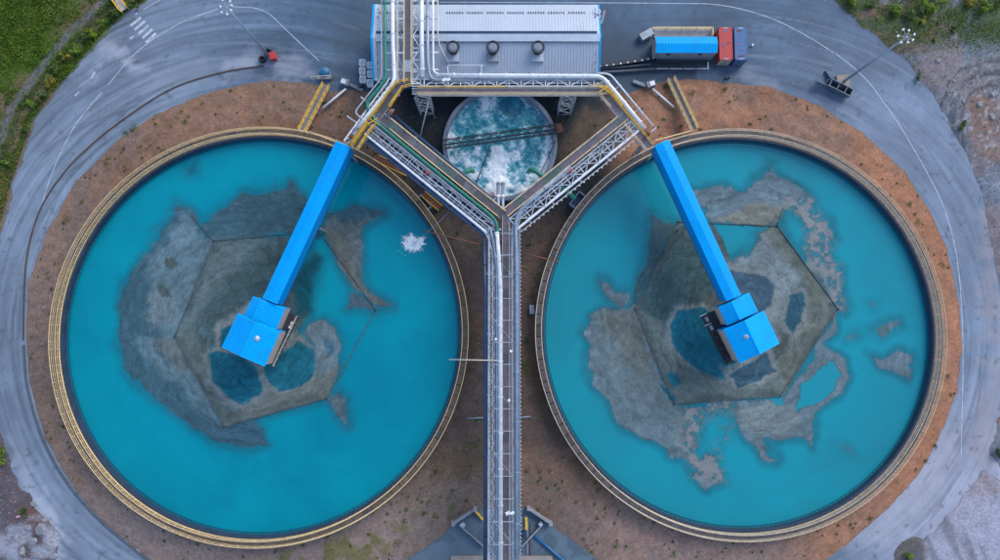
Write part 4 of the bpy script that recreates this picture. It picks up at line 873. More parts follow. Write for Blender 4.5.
MB().beam((x0+bw, yR0+.25, zr+.2), (x1-.6, yR0+.25, zr+.2), .5, .22).build('ridge_gutter', darkblue, bd)
for xa, ww, mt, nm in ((x0, .36, blueroof, 'fascia'), (x0+.38, bw-.4, roofpale, 'verge'), (x1-.1, .24, blueroof, 'fascia')):
    m = MB().add([(xa, yS-.1, ZE-.38), (xa+ww, yS-.1, ZE-.38), (xa+ww, (yR0+yR1)/2, zr+.12), (xa, (yR0+yR1)/2, zr+.12), (xa, yN+.1, ZE+.02), (xa+ww, yN+.1, ZE+.02)] + [(xa, yS-.1, ZE-.9), (xa+ww, yS-.1, ZE-.9), (xa+ww, (yR0+yR1)/2, zr-.4), (xa, (yR0+yR1)/2, zr-.4), (xa, yN+.1, ZE-.5), (xa+ww, yN+.1, ZE-.5)],
        [(0, 1, 2, 3), (3, 2, 5, 4), (0, 6, 7, 1), (1, 7, 8, 2), (2, 8, 11, 5), (5, 11, 10, 4), (4, 10, 9, 3), (3, 9, 6, 0), (6, 9, 8, 7), (9, 10, 11, 8)]); m.build(nm, mt, bd)
for sl, ya, za, yb, zb in ((rn, yR0-.02, zr, yN, ZE), (rs, yS, ZE-.4, yR1, zr-.25)):
    m = MB(); xx = x0+bw+.3
    while xx < x1-.4: m.beam((xx, ya, za+.03), (xx, yb, zb+.03), .07, .07); xx += .55
    tag(m.build('roof_seam', roofpale, sl), kind='stuff')
k = 0
for s0 in [378]+[446+i*20.3 for i in range(7)]:
    a, b = P(s0, 13.2, 7.7), P(s0+(26 if s0 < 400 else 17.5), 13.2, 7.7); g_ = MB().beam(a, b, .14, .14).build('snow_guard', galv, bd)
    m = MB(); nn = 7
    for i in range(nn): p = a.lerp(b, (i+.5)/nn); m.box(p, (.1, .5, .2))
    m.build('bracket', darksteel, g_)
m = MB()
for x in range(14): p = P(382+x*16.3, 72.5, 7.1); m.box(p, (.2, .2, .2))
for x in (378, 595):
    for y in range(9): p = P(x, 10+y*7.5, 7.9); m.box(p+Vector((0, 0, .1)), (.16, .16, .3))
tag(m.build('roof_bolt', darksteel, bd), kind='stuff')
for x, s in ((453.5, 'left'), (493, 'middle'), (537.5, 'right')):
    p = P(x, 51, 8.0); rt = empty('roof_fan', (p.x, p.y, 7.4), s+' round fan cowl on the front slope of the grey roof', 'roof fan', 'roof fans')
    base = MB().box((p.x, p.y-.5, 7.75), (2.1, 2.9, .9)).build('base', roofgrey if s != 'middle' else galv, rt)
    MB().cyl((p.x, p.y, 8.2), .85, 1.3, 20).build('drum', darksteel, rt, smooth=False)
    MB().tube(circ(p.x, p.y, 1.05, 9.6, 24), .12, 6, True).build('rim', darksteel, rt)
    MB().cyl((p.x, p.y, 9.45), .92, .16, 20, .5).build('cap', mk('fan_cap', (.19, .21, .26), .7), rt)
# small frame on the roof
q = [P(449,65.5,8.6), P(484,65.5,8.6)]; rt = empty('roof_railing', (q[0].x, q[0].y, 7), 'thin white railing frame on the front edge of the grey roof', 'railing')
MB().beam(q[0], q[1], .1, .1).build('rail', white, rt)
for p in (q[0], q[1], P(481,65.5,8.6)): MB().beam(Vector((p.x, p.y, 6.9)), p, .12, .12).build('post', white, rt)
MB().beam(P(448,66,8.6), P(448,75,8.6), .14, .14).build('rail', white, rt); MB().beam(P(481.5,66,8.6), P(481.5,75,8.6), .16, .16).build('rail', white, rt)
p = P(445, 42, 8.6); rt = empty('roof_bracket', tuple(p), 'small tan bracket on the roof ridge beside the pipes', 'bracket'); MB().beam(p, p+Vector((.7, .5, .3)), .35, .3).build('arm', tanwall, rt); MB().box((p.x, p.y, 8.6), (.4, .5, .6)).build('foot', darksteel, rt)
p = P(598, 14, 8); rt = empty('cable_reel', tuple(p), 'white coiled hose on the right edge of the grey roof', 'hose reel')
for dz in (-.12, .12): MB().tube(circ(p.x, p.y+dz*3, .36, 8+dz, 14), .11, 6, True).build('coil', white, rt)
MB().beam(p+Vector((.6, -1.6, -.5)), p+Vector((1.2, .6, 0)), .35, .35).build('arm', tanwall, rt)

# flood lamp on the truss corner
for (x, y), lb_ in (((444.5,80), 'white box lamp at the corner above the bridge junction'), ((508,513), 'white box lamp on the central bridge near the bottom')):
    p = P(x, y, ZB+1.5); rt = empty('box_lamp', (p.x, p.y, ZB), lb_, 'lamp'); MB().box(p, (.75, .5, .35), .4).build('housing', white, rt); MB().beam(Vector((p.x, p.y, ZB-.2)), p, .1, .1).build('stem', darksteel, rt); MB().box(p+Vector((.7, .05, .05)), (.6, .4, .2), .4).build('visor', plasticw, rt)
for (x, y), lb_ in (((496,339), 'small white bulkhead lamp on the left lattice of the central bridge'), ((511,351), 'small pale lamp on the right rail of the central bridge'), ((509,400), 'yellowish small lamp low on the central bridge walkway')):
    p = P(x, y, ZB+1.1); rt = empty('small_lamp', (p.x, p.y, ZB), lb_, 'lamp'); MB().cyl(p, .22, .2, 10).build('lamp_head', lampglass, rt); MB().beam(Vector((p.x, p.y, ZB-.2)), p, .08, .08).build('stem', galv, rt)

pipe('leaning_pole', [(429.5,97,9.6),(420,138,.4)], .10, plasticw, 'thin white pole leaning beside the left support tower')
# orange and red fittings at the bridge corners
for x, y, mt, lb_ in ((402,88,orange,'orange gearbox at the left bridge junction'), (352,137,rust,'rusty valve block at the entrance of the left covered bridge'), (648,134,rust,'rusty valve block at the entrance of the right covered bridge'), (391,112,orange,'small orange actuator beside the left arm walkway'), (427,173,redpaint,'small red valve among the left arm pipes'), (571,171,redpaint,'small red valve among the right arm lattice')):
    p = P(x, y, ZB+.4); rt = empty('valve_block', (p.x, p.y, ZB), lb_, 'valve'); s = .5 if mt is redpaint else .7
    MB().box(p, (1.1*s, .8*s, .8*s), .9).build('body', mt, rt); MB().cyl(p+Vector((0, 0, .3)), .25*s, .6*s, 10).build('actuator', mt, rt); MB().beam(p+Vector((-.8*s, -.5*s, 0)), p+Vector((.8*s, .6*s, 0)), .3*s, .3*s).build('pipe_stub', galv, rt)

# ------------------------------------------------------------------ gangways from the road to the tanks
def gangway(p0, p1, label, side, mat):
    a, b = P(*p0, .6), P(*p1, RIMZ); u, n, L_ = frame2(a, b); rt = empty('gangway', (a.x, a.y, 0), label, 'gangway'); w = .62; d = (b-a); k = 8
    for i in range(k): MB().beam(a+d*(i+.03)/k, a+d*(i+.97)/k, w*2-.1, .07).build('deck_panel', grating2, rt)
    for s in (-1, 1):
        MB().beam(a+n*s*w, b+n*s*w, .12, .3).build('stringer', tanrail, rt); m = MB()
        for zz in (.35, .7, 1.1): m.beam(a+n*s*w+Vector((0, 0, zz)), b+n*s*w+Vector((0, 0, zz)), .09, .09)
        for i in range(9): p = a+d*(i/8)+n*s*w; m.beam(p, p+Vector((0, 0, 1.1)), .08, .08)
        for i in range(8): m.beam(a+d*(i/8)+n*s*w+Vector((0, 0, .1)), a+d*((i+1)/8)+n*s*w+Vector((0, 0, 1.05)), .05, .05)
        m.build('handrail', mat, rt)
    for fr in (.3, .55, .8):
        for s in (-1, 1): p = a+d*fr+n*s*w*.9; MB().beam(Vector((p.x, p.y, -.2)), p-Vector((0, 0, .15)), .14, .14).build('leg', offwhite, rt)
gangway((327,85), (302.5,131.5), 'yellow railed gangway to the left tank beside the blue dome', 1, yellow)
gangway((670,79), (694,130), 'cream and yellow railed gangway to the right tank below the blue shed', -1, mk('faded_yellow', (.55, .40, .17), .6, 0, .25, 1.2))
for a, b, blk, lb_ in (((346,89),(322.5,108.5),(346,83.5),'left'), ((652.5,89),(674,107.5),(650,85.5),'right')):
    pipe('support_pipe', [(a[0],a[1],.6),(b[0],b[1],1.3)], .2, plasticw, f'white slanting pipe beside the {lb_} gangway')
    p = P(*blk, 0); rt = empty('valve_box', tuple(p), f'pale concrete valve box beside the {lb_} gangway', 'box'); s = 1 if lb_ == 'left' else -1
    MB().box(p+Vector((0, 0, .5)), (1.6, 1.1, 1.0), -.3*s).build('body', concrete, rt); MB().box(p+Vector((-.2*s, 0, 1.05)), (.9, .8, .1), -.3*s).build('lid', plasticw, rt)
    MB().beam(p+Vector((.8*s, -.3, .45)), p+Vector((3.2*s, -1.5 if s > 0 else .7, .25)), .6, .4).build('apron', concrete, rt)
p = P(325,73.5,0); rt = empty('blue_dome', tuple(p), 'small blue half domed cover at the head of the left gangway', 'cover'); vs, f = [], []; 
for i in range(6):
    for k in range(20): th = i/5*math.pi/2; a = 2*math.pi*k/20; vs.append((p.x+1.0*math.cos(th)*math.cos(a), p.y+1.0*math.cos(th)*math.sin(a), .5+.6*math.sin(th)))
for i in range(5):
    for k in range(20): f.append((i*20+k, i*20+(k+1) % 20, (i+1)*20+(k+1) % 20, (i+1)*20+k))
MB().add(vs, f).build('dome', mk('teal_dome', (.015, .13, .25), .4), rt, smooth=True); MB().cyl(p, 1.05, .5, 20).build('drum', galv, rt); MB().box(p+Vector((0, -.9, .3)), (2.6, .8, .6)).build('landing', concrete, rt)
a = [P(310,77,1.2), P(331,75.5,1.2)]; rt = empty('guard_rail', (a[0].x, a[0].y, 0), 'cream guard rail across the head of the left gangway', 'guard rail'); MB().beam(a[0], a[1], .1, .1).build('rail', palerail, rt)
for p in (a[0], a[1], a[0].lerp(a[1], .5)): MB().beam(Vector((p.x, p.y, -.1)), p, .1, .1).build('post', palerail, rt)
for (xa, ya), (xb, yb), lb_ in (((309,134),(347,149),'cream railing joining the left gangway to the covered bridge'), ((655,143),(693,133),'cream railing joining the right gangway to the covered bridge')):
    a, b = P(xa, ya, RIMZ+1.2), P(xb, yb, RIMZ+1.2); rt = empty('link_railing', (a.x, a.y, RIMZ), lb_, 'railing')
    for dz in (0, -.5): MB().beam(a+Vector((0, .5, dz)), b+Vector((0, .5, dz)), .1, .1).build('rail', tanrail, rt)
    for k in range(5): p = a.lerp(b, k/4)+Vector((0, .5, 0)); MB().beam(p-Vector((0, 0, 1.3)), p, .08, .08).build('post', tanrail, rt)

# boxes on the tank rims, stairs
for q, rz_, lb_ in ((((423,203)), -.9, 'blue framed sump box outside the rim of the left tank'), (((578,200)), .9, 'blue framed sump box outside the rim of the right tank')):
    p = P(*q, 2.6); rt = empty('sump_box', (p.x, p.y, 0), lb_, 'box'); ca, sa = math.cos(rz_), math.sin(rz_)
    def loc(x, y, z): return (p.x+x*ca-y*sa, p.y+x*sa+y*ca, z)
    for x, y, sx, sy in ((0, .75, 2.9, .14), (0, -.75, 2.9, .14), (1.4, 0, .14, 1.36), (-1.4, 0, .14, 1.36)): MB().box(loc(x, y, 1.3), (sx, sy, 2.6), rz_).build('side_panel', greypipe, rt)
    MB().box(loc(0, 0, 1.6), (2.64, 1.34, .05), rz_).build('liquid', darkblue, rt)
a, b = P(423.5,194,5), P(440,208,1); rt = empty('stairway', (b.x, b.y, 0), 'yellow edged stair between the left arm and the left tank', 'stair'); u, n, L_ = frame2(a, b)
for s in (-.55, .55): MB().beam(a+n*s, b+n*s, .12, .3).build('stringer', yellow, rt)
for k in range(12): p = a.lerp(b, (k+.5)/12); MB().beam(p-n*.48, p+n*.48, .26, .05).build('tread', rust, rt)
a, b = P(377,158,3.4), P(408,173,3.4); rt = empty('stairway', (b.x, b.y, 0), 'ochre edged walkway under the left arm beside the left tank', 'walkway'); u, n, L_ = frame2(a, b)
for s in (-.6, .6): MB().beam(a+n*s, b+n*s, .12, .25).build('stringer', yellow, rt)
MB().beam(a, b, 1.0, .06).build('deck', rust, rt)
for fr in (.1, .9): p = a.lerp(b, fr); MB().beam(Vector((p.x, p.y, -.2)), p, .15, .15).build('leg', galv, rt)
p = P(531.6,309.5,0); rt = empty('junction_box', tuple(p), 'pale junction box on the ground right of the central bridge', 'box'); MB().box(p+Vector((0, 0, .7)), (.75, 1.5, 1.4), .05).build('cabinet', greypipe, rt); MB().box(p+Vector((0, 0, 1.43)), (.85, 1.6, .06), .05).build('lid', offwhite, rt)
for a, b, lb_ in (((465,418.5),(486,417.5),'left'), ((517,417.5),(531,416.5),'right')):
    pipe('ground_pipe', [(a[0],a[1],.9),(b[0],b[1],.9)], .12, greypipe, f'thin grey pipe crossing the ground on the {lb_} of the central bridge')

# foam jet
splash = MB(); o_ = P(412,244,WATZ)
rs_ = random.Random(5)
for k in range(320):
    t = abs(rs_.gauss(0, .42)); a = rs_.uniform(0, 2*math.pi); d = Vector((math.cos(a)*t*2.2-.9*t, math.sin(a)*t*1.5-.3*t, 0)); s = rs_.uniform(.07, .36)*(1.15-min(t, 1)*.8)
    splash.add([(o_.x+d.x+s*math.cos(j*2.1+a), o_.y+d.y+s*math.sin(j*2.1+a)*.8, WATZ+.07+rs_.uniform(0, .12)) for j in range(3)]+[(o_.x+d.x, o_.y+d.y, WATZ+.16+s*.7)], [(0, 1, 3), (1, 2, 3), (2, 0, 3), (2, 1, 0)])
rt = empty('water_jet', tuple(P(430,228,2)), 'white foaming water jet striking the left tank near its right rim', 'water jet'); splash.build('splash_foam', foamwhite, rt)
m = MB()
for k in range(260):
    t = rs_.random()**.7; p = P(421,237.5,2.8).lerp(P(414,243,WATZ+.1), t); w_ = .1+.5*t; s = rs_.uniform(.03, .1); q = p+Vector((rs_.gauss(0, w_*.5), rs_.gauss(0, w_*.5), rs_.uniform(0, .3)))
    m.add([q+Vector((s, 0, 0)), q+Vector((-s*.5, s*.8, 0)), q+Vector((-s*.5, -s*.8, 0)), q+Vector((0, 0, s*1.3))], [(0, 1, 3), (1, 2, 3), (2, 0, 3), (2, 1, 0)])
m.build('spray', foamwhite, rt)
ga = np.arange(-3.2, 3.2, .08); A, B = np.meshgrid(ga, ga, indexing='ij'); xx, yy = A.ravel(), B.ravel(); th = np.arctan2(yy, xx-.6); rad_ = np.hypot((xx-.2)/1.15, yy)
ray = fbm(th*3.5+9, rad_*.5, 640, 3); aa = sm(2.1*(.45+.9*ray)-rad_, -.25, .9)*sm(fbm(xx*1.6, yy*1.6, 641)+.6*np.exp(-rad_**2/1.2), .36, .62)
f = gridfaces(len(ga), len(ga), aa > .02); v, f, (al_,) = compact(np.c_[xx+o_.x, yy+o_.y, WATZ+.03+.1*aa], f, aa)
fo = np_mesh('foam_patch', v-np.array(WL[rt.name]), f, mk('foam_sheet', (.92, .95, .96), .7, 0, .1, 2, alpha='cover'), {'cover': al_}); fo.parent = rt
pipe('jet_hose', [(449,212,7.5),(440,221,6.2),(430,230,5.0),(421,237.5,2.9)], .045, galv, 'thin pale hose aimed from the left arm at the foaming jet')

# ------------------------------------------------------------------ lamp masts
def mast(base, ht, label, k):
    p = P(*base, 0); rt = empty('lamp_mast', tuple(p), label, 'lamp mast')
    MB().tube([p+Vector((0, 0, .1)), p+Vector((0, 0, ht))], [.26, .10], 12).build('pole', mk('mast_paint', (.26, .36, .44), .45, .3), rt, smooth=True)
    MB().cyl(p-Vector((0, 0, .1)), .45, .3, 12).build('base_flange', galv, rt); MB().tube(circ(p.x, p.y, .55, ht, 20), .025, 6, True).build('head_ring', offwhite, rt)
    for i in range(k):
        a = 2*math.pi*i/k+.3; rj = random.Random(int(100*p.x)+i).uniform(.8, 1.35); c_ = Vector((p.x+rj*math.cos(a), p.y+rj*math.sin(a), ht+random.Random(i).uniform(-.2, .2))); MB().beam((p.x, p.y, ht), c_, .045, .045).build('head_arm', offwhite, rt); h_ = MB().box(c_, (.24, .32, .2), a).build('floodlight', white, rt); MB().box(c_+Vector((.05*math.cos(a), .05*math.sin(a), -.13)), (.2, .26, .04), a).build('lens', lampglass, h_)
    return rt
def mast_base(top, z):
    q = P(*top, z); x, y = proj(q.x, q.y, 0); return (x, y)
mbL = mast_base((227,7.5), 19.5); mbR = mast_base((907,37), 19.5); print('MASTS', mbL, mbR)
mast(mbL, 19.5, 'tall lamp mast standing beside the red box on the left road', 7); mast(mbR, 19.5, 'tall lamp mast on a concrete block beside the open skip', 7)
q = P(mbL[0]+1.5, mbL[1]+.5, 0); rt = empty('red_box', tuple(q), 'small red box at the foot of the left lamp mast', 'box'); MB().box(q+Vector((.55, 0, .6)), (1.0, 1.2, 1.2), .2).build('cabinet', redpaint, rt); MB().box(q+Vector((.55, 0, 1.24)), (1.1, 1.3, .08), .2).build('lid', redpaint, rt)
for dx, dy, lb_ in ((-7, 2.5, 'black tyre lying left of the left mast foot'), (-1, -4.5, 'black tyre lying above the left mast foot')):
    q = P(mbL[0]+dx, mbL[1]+dy, 0); rt = empty('tyre', tuple(q), lb_, 'tyre')
    for dz in (.18, .52): MB().tube(circ(q.x, q.y, .48, dz, 20), .2, 8, True).build('tread_ring', rubber, rt, smooth=True)
q = P(*mbR, 0); MB().box(q+Vector((-.1, .1, .25)), (2.3, 2.3, .7), .08).build('concrete_block', warmconc, None, 'square concrete block under the right lamp mast', 'block')
# open skip
a, b = P(827.5,83.5,.6), P(849.5,94.5,.6); u, n, L_ = frame2(a, b); rt = empty('open_skip', (a.x, a.y, 0), 'open grey steel skip with flared chute below the right lamp mast', 'skip'); rz_ = math.atan2(u.y, u.x)
skm = mk('skip_steel', (.13, .18, .23), .5, .3, .25, 1.2, dirt=((.12, .07, .05), .5, 1.0))
for s in (-.7, .7): slab(MB(), a, u, n, 0, L_, s-.06, s+.06, .35, 1.5).build('side_panel', skm, rt)
slab(MB(), a, u, n, 0, L_, -.62, .62, .35, .45).build('floor', darksteel, rt); slab(MB(), a, u, n, L_-.1, L_-.001, -.63, .63, .45, 1.49).build('end_panel', skm, rt)
for t in (.04, .38, .72): slab(MB(), a, u, n, L_*t, L_*t+.12, -.63, .63, 1.3, 1.44).build('cross_bar', skm, rt)
q4 = [a-u*.05+n*.75, a-u*.05-n*.75, a-u*2.0-n*1.15, a-u*1.7+n*1.35]
MB().add([Vector((p.x, p.y, z)) for p, z in zip(q4, (.5, .5, 1.25, 1.25))]+[Vector((p.x, p.y, z-.1)) for p, z in zip(q4, (.5, .5, 1.25, 1.25))], [(0, 3, 2, 1), (4, 5, 6, 7), (0, 1, 5, 4), (1, 2, 6, 5), (2, 3, 7, 6), (3, 0, 4, 7)]).build('chute', skm, rt)
for p, q in ((q4[0], q4[3]), (q4[1], q4[2])): MB().beam(Vector((p.x, p.y, .95)), Vector((q.x, q.y, 1.45)), .07, .7).build('chute_cheek', skm, rt)
for t in (.2, .8):
    for s in (-.5, .5): p = a+u*(L_*t)+n*s; MB().box((p.x, p.y, .17), (.2, .2, .36), rz_).build('foot', darksteel, rt)

# ------------------------------------------------------------------ IBC totes, drum
k = 0
lbl = ['topmost of the left column of white liquid totes', 'topmost of the right column of white liquid totes', 'middle of the left column of white liquid totes', 'middle of the right column of white liquid totes', 'lowest of the left column of white liquid totes', 'lowest of the right column of white liquid totes']
proto = None
for (x, y), lb_ in zip(((362.3,62.8),(370,65.3),(362.3,71),(370.2,74),(362.7,79.2),(370,83)), lbl):
    p = P(x, y, 1.2); p.z = 0; rt = empty('liquid_tote', tuple(p), lb_, 'tote', 'white liquid totes')
    if proto is None:
        ps = [MB().box(p+Vector((0, 0, .07)), (1.0, 1.15, .14)).build('pallet', darksteel, rt), MB().box(p+Vector((0, 0, .67)), (.92, 1.06, 1.0)).build('bottle', mk('tote_plastic', (.30, .36, .40), .4), rt), MB().cyl(p+Vector((0, 0, 1.17)), .14, .08, 10).build('cap', darksteel, rt)]
        m = MB()
        for sx in (-.5, .5):
            for sy in (-.57, .57): m.beam(p+Vector((sx, sy, .14)), p+Vector((sx, sy, 1.2)), .08, .08)
        for z in (.5, .85, 1.2):
            for sx in (-.5, .5): m.beam(p+Vector((sx, -.57, z)), p+Vector((sx, .57, z)), .16, .08)
            for sy in (-.57, .57): m.beam(p+Vector((-.5, sy, z)), p+Vector((.5, sy, z)), .16, .08)
        m.beam(p+Vector((-.5, -.57, 1.22)), p+Vector((.5, .57, 1.22)), .13, .04); m.beam(p+Vector((-.5, .57, 1.26)), p+Vector((.5, -.57, 1.26)), .13, .04)
        ps.append(m.build('cage', plasticw, rt)); proto = ps
    else:
        for s in proto: o = s.copy(); col.objects.link(o); o.parent = rt
p = P(360.5,87.5,0); rt = empty('blue_drum', tuple(p), 'dark blue drum beside the pale valve box left of the totes', 'drum'); MB().cyl(p, .32, .9, 16).build('shell', darkblue, rt)
for z in (.3, .6): MB().tube(circ(p.x, p.y, .33, z, 16), .025, 5, True).build('hoop', darkblue, rt)
MB().cyl(p+Vector((.1, .1, .9)), .06, .04, 8).build('bung', galv, rt)

# ------------------------------------------------------------------ blue shed, containers, barrier
ZS = 3.4
a, b, c_, d_ = P(655.5,37,ZS), P(717,37,ZS), P(716,53,ZS), P(655.5,53,ZS); x0, x1, y1, y0 = a.x, b.x, a.y, d_.y; ym = (y0+y1)/2+.1
sh = empty('blue_shed', ((x0+x1)/2, ym, 0), 'long blue roofed shed beside the red container', 'shed'); shedw = mk('shed_wall', (.25, .29, .34), .5, .1, .15, .6, dirt=((.16, .13, .12), .5, 1.2))
for nm, q in (('roof_slope', [(x0, y0, ZS), (x1, y0, ZS), (x1, ym, ZS+.35), (x0, ym, ZS+.35)]), ('roof_slope', [(x0, ym, ZS+.35), (x1, ym, ZS+.35), (x1, y1, ZS), (x0, y1, ZS)])):
    o = quad(nm, q, blueroof, sh, .1); m = MB(); xx = x0+.3
    while xx < x1: m.beam((xx, q[0][1], q[0][2]+.02), (xx, q[2][1], q[2][2]+.02), .06, .05); xx += .5
    tag(m.build('roof_rib', blueroof, o), kind='stuff')
MB().box(((x0+x1)/2, y0+.1, ZS/2-.1), (x1-x0-.1, .1, ZS-.1)).build('wall', shedw, sh); MB().box(((x0+x1)/2, y1-.1, ZS/2-.1), (x1-x0-.1, .1, ZS-.1)).build('wall', shedw, sh)
for x, mt in ((x0+.12, tanwall), (x1-.12, shedw)): MB().box((x, ym-.1, ZS/2-.1), (.1, y1-y0-.32, ZS-.1)).build('wall', mt, sh)
for fx in (.22, .74):
    xx = x0+(x1-x0)*fx; w = MB().box((xx, y0+.02, ZS-.75), (.55, .08, .6)).build('window', mk('dark_glass', (.02, .04, .06), .1), sh); MB().box((xx, y0+.01, ZS-1.1), (.7, .14, .08)).build('sill', galv, w)
# railed platform behind the shed
A_ = [P(651,37,1.1), P(653,27.5,1.1), P(713,27.5,1.1), P(713,36,1.1)]; rt = empty('platform_railing', (A_[1].x, A_[1].y, 0), 'cream railing round the platform behind the blue shed', 'railing')
for p, q in zip(A_, A_[1:]):
    for dz in (0, -.5): MB().beam(p+Vector((0, 0, dz)), q+Vector((0, 0, dz)), .14, .12).build('rail', tanrail, rt)
    for k in range(5): s = p.lerp(q, k/4); MB().beam(Vector((s.x, s.y, -.1)), s, .1, .1).build('post', tanrail, rt)
q = [P(654,29,0), P(711,29,0), P(711,39,0), P(654,39,0)]; MB().prism([(p.x, p.y) for p in q], -.1, .18).build('platform_slab', concrete, None, 'low concrete platform behind the blue shed', 'platform')
p = P(646,36,0); MB().beam(p+Vector((-1.2, -.8, .6)), p+Vector((1.0, .5, .6)), 1.3, 1.2).build('steel_ramp', galv, None, 'short grey steel ramp left of the shed platform', 'ramp')
# steel frame in front of the shed
a, b = P(668,62,.8), P(708,69,.8); rt = empty('steel_trestle', (a.x, b.y, 0), 'dark low steel trestle in front of the blue shed', 'trestle')
for y in (62.5, 66, 69): MB().beam(P(655,y,.8), P(708,y,.8), .18, .18).build('beam', darksteel if y < 69 else galv, rt)
for x in (656, 669, 683, 696, 708):
    MB().beam(P(x,62,.9), P(x,69.5,.9), .18, .14).build('cross_beam', darksteel if x != 708 else palerail, rt)
    for y in (62.5, 69): s = P(x, y, .7); MB().beam(Vector((s.x, s.y, -.1)), s, .16, .16).build('foot', galv, rt)
ppts = [P(*q, .5) for q in ((597,67),(612,65.5),(628,63),(644,60.5),(656,58))]; rt = empty('barrier', (ppts[0].x, ppts[0].y, 0), 'dark curved barrier with white studs between the grey roof and the shed', 'barrier')
for p, q in zip(ppts, ppts[1:]): MB().beam(p, q, .55, .9).build('barrier_block', darksteel, rt)
for k in range(9):
    t = (k+.4)/9*4; i = min(int(t), 3); p = ppts[i].lerp(ppts[i+1], t-i); MB().cyl(p+Vector((0, -.1, .45)), .15, .12, 10).build('stud', plasticw, rt)
MB().beam(P(598,73,.35), P(664,69,.35), .35, .7).build('low_wall', darkconc, None, 'low dark concrete wall along the trench below the shed', 'wall'); MB().beam(P(600,69.5,.3), P(650,65,.3), .25, .6).build('low_wall', darkconc, None, 'thin dark ledge between the studded barrier and the trench wall', 'wall')

def container(p0, p1, mt, label, marks):
    a, b = P(*p0, 2.6), P(*p1, 2.6); x0, x1, y1, y0 = a.x, b.x, a.y, b.y; rt = empty('shipping_container', ((x0+x1)/2, (y0+y1)/2, 0), label, 'container', 'shipping containers')
    MB().box(((x0+x1)/2, (y0+y1)/2, 1.3), (x1-x0-.12, y1-y0-.12, 2.5)).build('body', mt, rt)
    m = MB(); y = y0+.25
    while y < y1-.2: m.box(((x0+x1)/2, y, 2.555), (x1-x0-.3, .1, .03)); y += .24
    tag(m.build('roof_corrugation', mt, rt), kind='stuff')
    m = MB(); y = y0+.25
    while y < y1-.2:
        for x in (x0+.05, x1-.05): m.box((x, y, 1.3), (.05, .1, 2.2))
        y += .24
    tag(m.build('side_corrugation', mt, rt), kind='stuff')
    for x in (x0+.05, x1-.05): MB().box((x, (y0+y1)/2, 2.55), (.12, y1-y0-.2, .12)).build('top_rail', mt, rt)
    for x in (x0+.09, x1-.09):
        for y in (y0+.09, y1-.09): MB().box((x, y, 1.3), (.18, .18, 2.62)).build('corner_post', darkblue if mt is bluepaint else rust, rt)
    for s in (-.28, .28):
        dr = MB().box(((x0+x1)/2+s*(x1-x0)*.82, y0+.02, 1.3), ((x1-x0)*.42, .06, 2.3)).build('door', mt if mt is bluepaint else tanwall, rt); MB().beam(((x0+x1)/2+s*.5*(x1-x0), y0-.04, .2), ((x0+x1)/2+s*.5*(x1-x0), y0-.04, 2.4), .05, .05).build('locking_bar', galv, dr)
    for y in (y0+.25, y1-.25): MB().box(((x0+x1)/2, y, 2.585), (.9, .16, .03)).build('roof_plate', offwhite, rt)
    for fx, fy, w, hh, rz_, mm in marks: MB().box((x0+(x1-x0)*fx, y0+(y1-y0)*fy, 2.59), (w, hh, .02), rz_).build('scuff', mm, rt)
container((719,27), (733,60.2), redpaint, 'red shipping container beside the blue shed', [(.5,.87,.9,.25,.1,bluepaint), (.35,.46,1.0,.14,.12,bluepaint), (.7,.5,.9,.1,.2,darksteel)])
container((734.3,27), (747.5,60.2), bluepaint, 'blue shipping container with red stains on the right of the red one', [(.4,.88,.8,.3,0,rust), (.5,.7,.5,.15,.4,redpaint), (.4,.46,.6,.18,.2,redpaint), (.6,.3,.6,.12,-.4,redpaint), (.5,.12,1.2,.25,.1,rust)])
p = P(752,45.8,0); MB().cyl(p, .25, .45, 10, .18).build('white_bucket', plasticw, None, 'small white bucket on the road right of the blue container', 'bucket')
for x, lb_ in ((724.5, 'left of two black bollards below the red container'), (727.5, 'right of two black bollards below the red container')):
    p = P(x, 79.5, 0); rt = empty('bollard', tuple(p), lb_, 'bollard', 'black bollards'); MB().cyl(p, .16, .8, 10).build('post', rubber, rt); MB().cyl(p+Vector((0, 0, .8)), .16, .1, 10, .06).build('cap', rubber, rt)

# ------------------------------------------------------------------ bottom concrete pit
for (xa, ya), (xb, yb), lb_ in (((453.5,522.5),(475,508.5),'pale retaining wall at the left of the bottom ramp'), ((528.5,507.5),(550.5,522.5),'pale retaining wall at the right of the bottom ramp')):
    a, b = P(xa, ya, .6), P(xb, yb, .6); rt = empty('retaining_wall', ((a.x+b.x)/2, (a.y+b.y)/2, 0), lb_, 'wall'); MB().beam(a, b, .4, 1.3).build('panel', concrete, rt)
    for p in (a, b): MB().box((p.x, p.y, .75), (.6, .6, 1.7)).build('end_post', concrete, rt)
for (xa, ya), (xb, yb), lb_ in (((459.5,524.5),(484,546),'dark guide beam left of the central bridge at the bottom'), ((542.5,524),(521.5,546.5),'dark guide beam right of the central bridge at the bottom')):
    a, b = P(xa, ya, .45), P(xb, yb, .45); rt = empty('guide_beam', (a.x, a.y, 0), lb_, 'beam'); MB().beam(a, b, .45, .5).build('beam_web', darkconc, rt); MB().beam(a+Vector((0, 0, .28)), b+Vector((0, 0, .28)), .2, .06).build('beam_cap', galv, rt)
    p = P(xa+(2.5 if xa < 500 else -2), ya-.5, .5); MB().box(p, (.6, .6, 1.0), .7).build('bearing', offwhite, rt)
for (xa, ya), (xb, yb), lb_ in (((476,511.5),(483.5,520),'yellow steel beam left of the central bridge at the bottom'), ((526.3,517),(526.3,530),'yellow steel beam right of the central bridge at the bottom')):
    a, b = P(xa, ya, .5), P(xb, yb, .5); rt = empty('yellow_beam', (a.x, a.y, 0), lb_, 'beam'); MB().beam(a, b, .4, .12).build('flange', yellow, rt); MB().beam(a-Vector((0, 0, .3)), b-Vector((0, 0, .3)), .15, .48).build('web', yellow, rt)
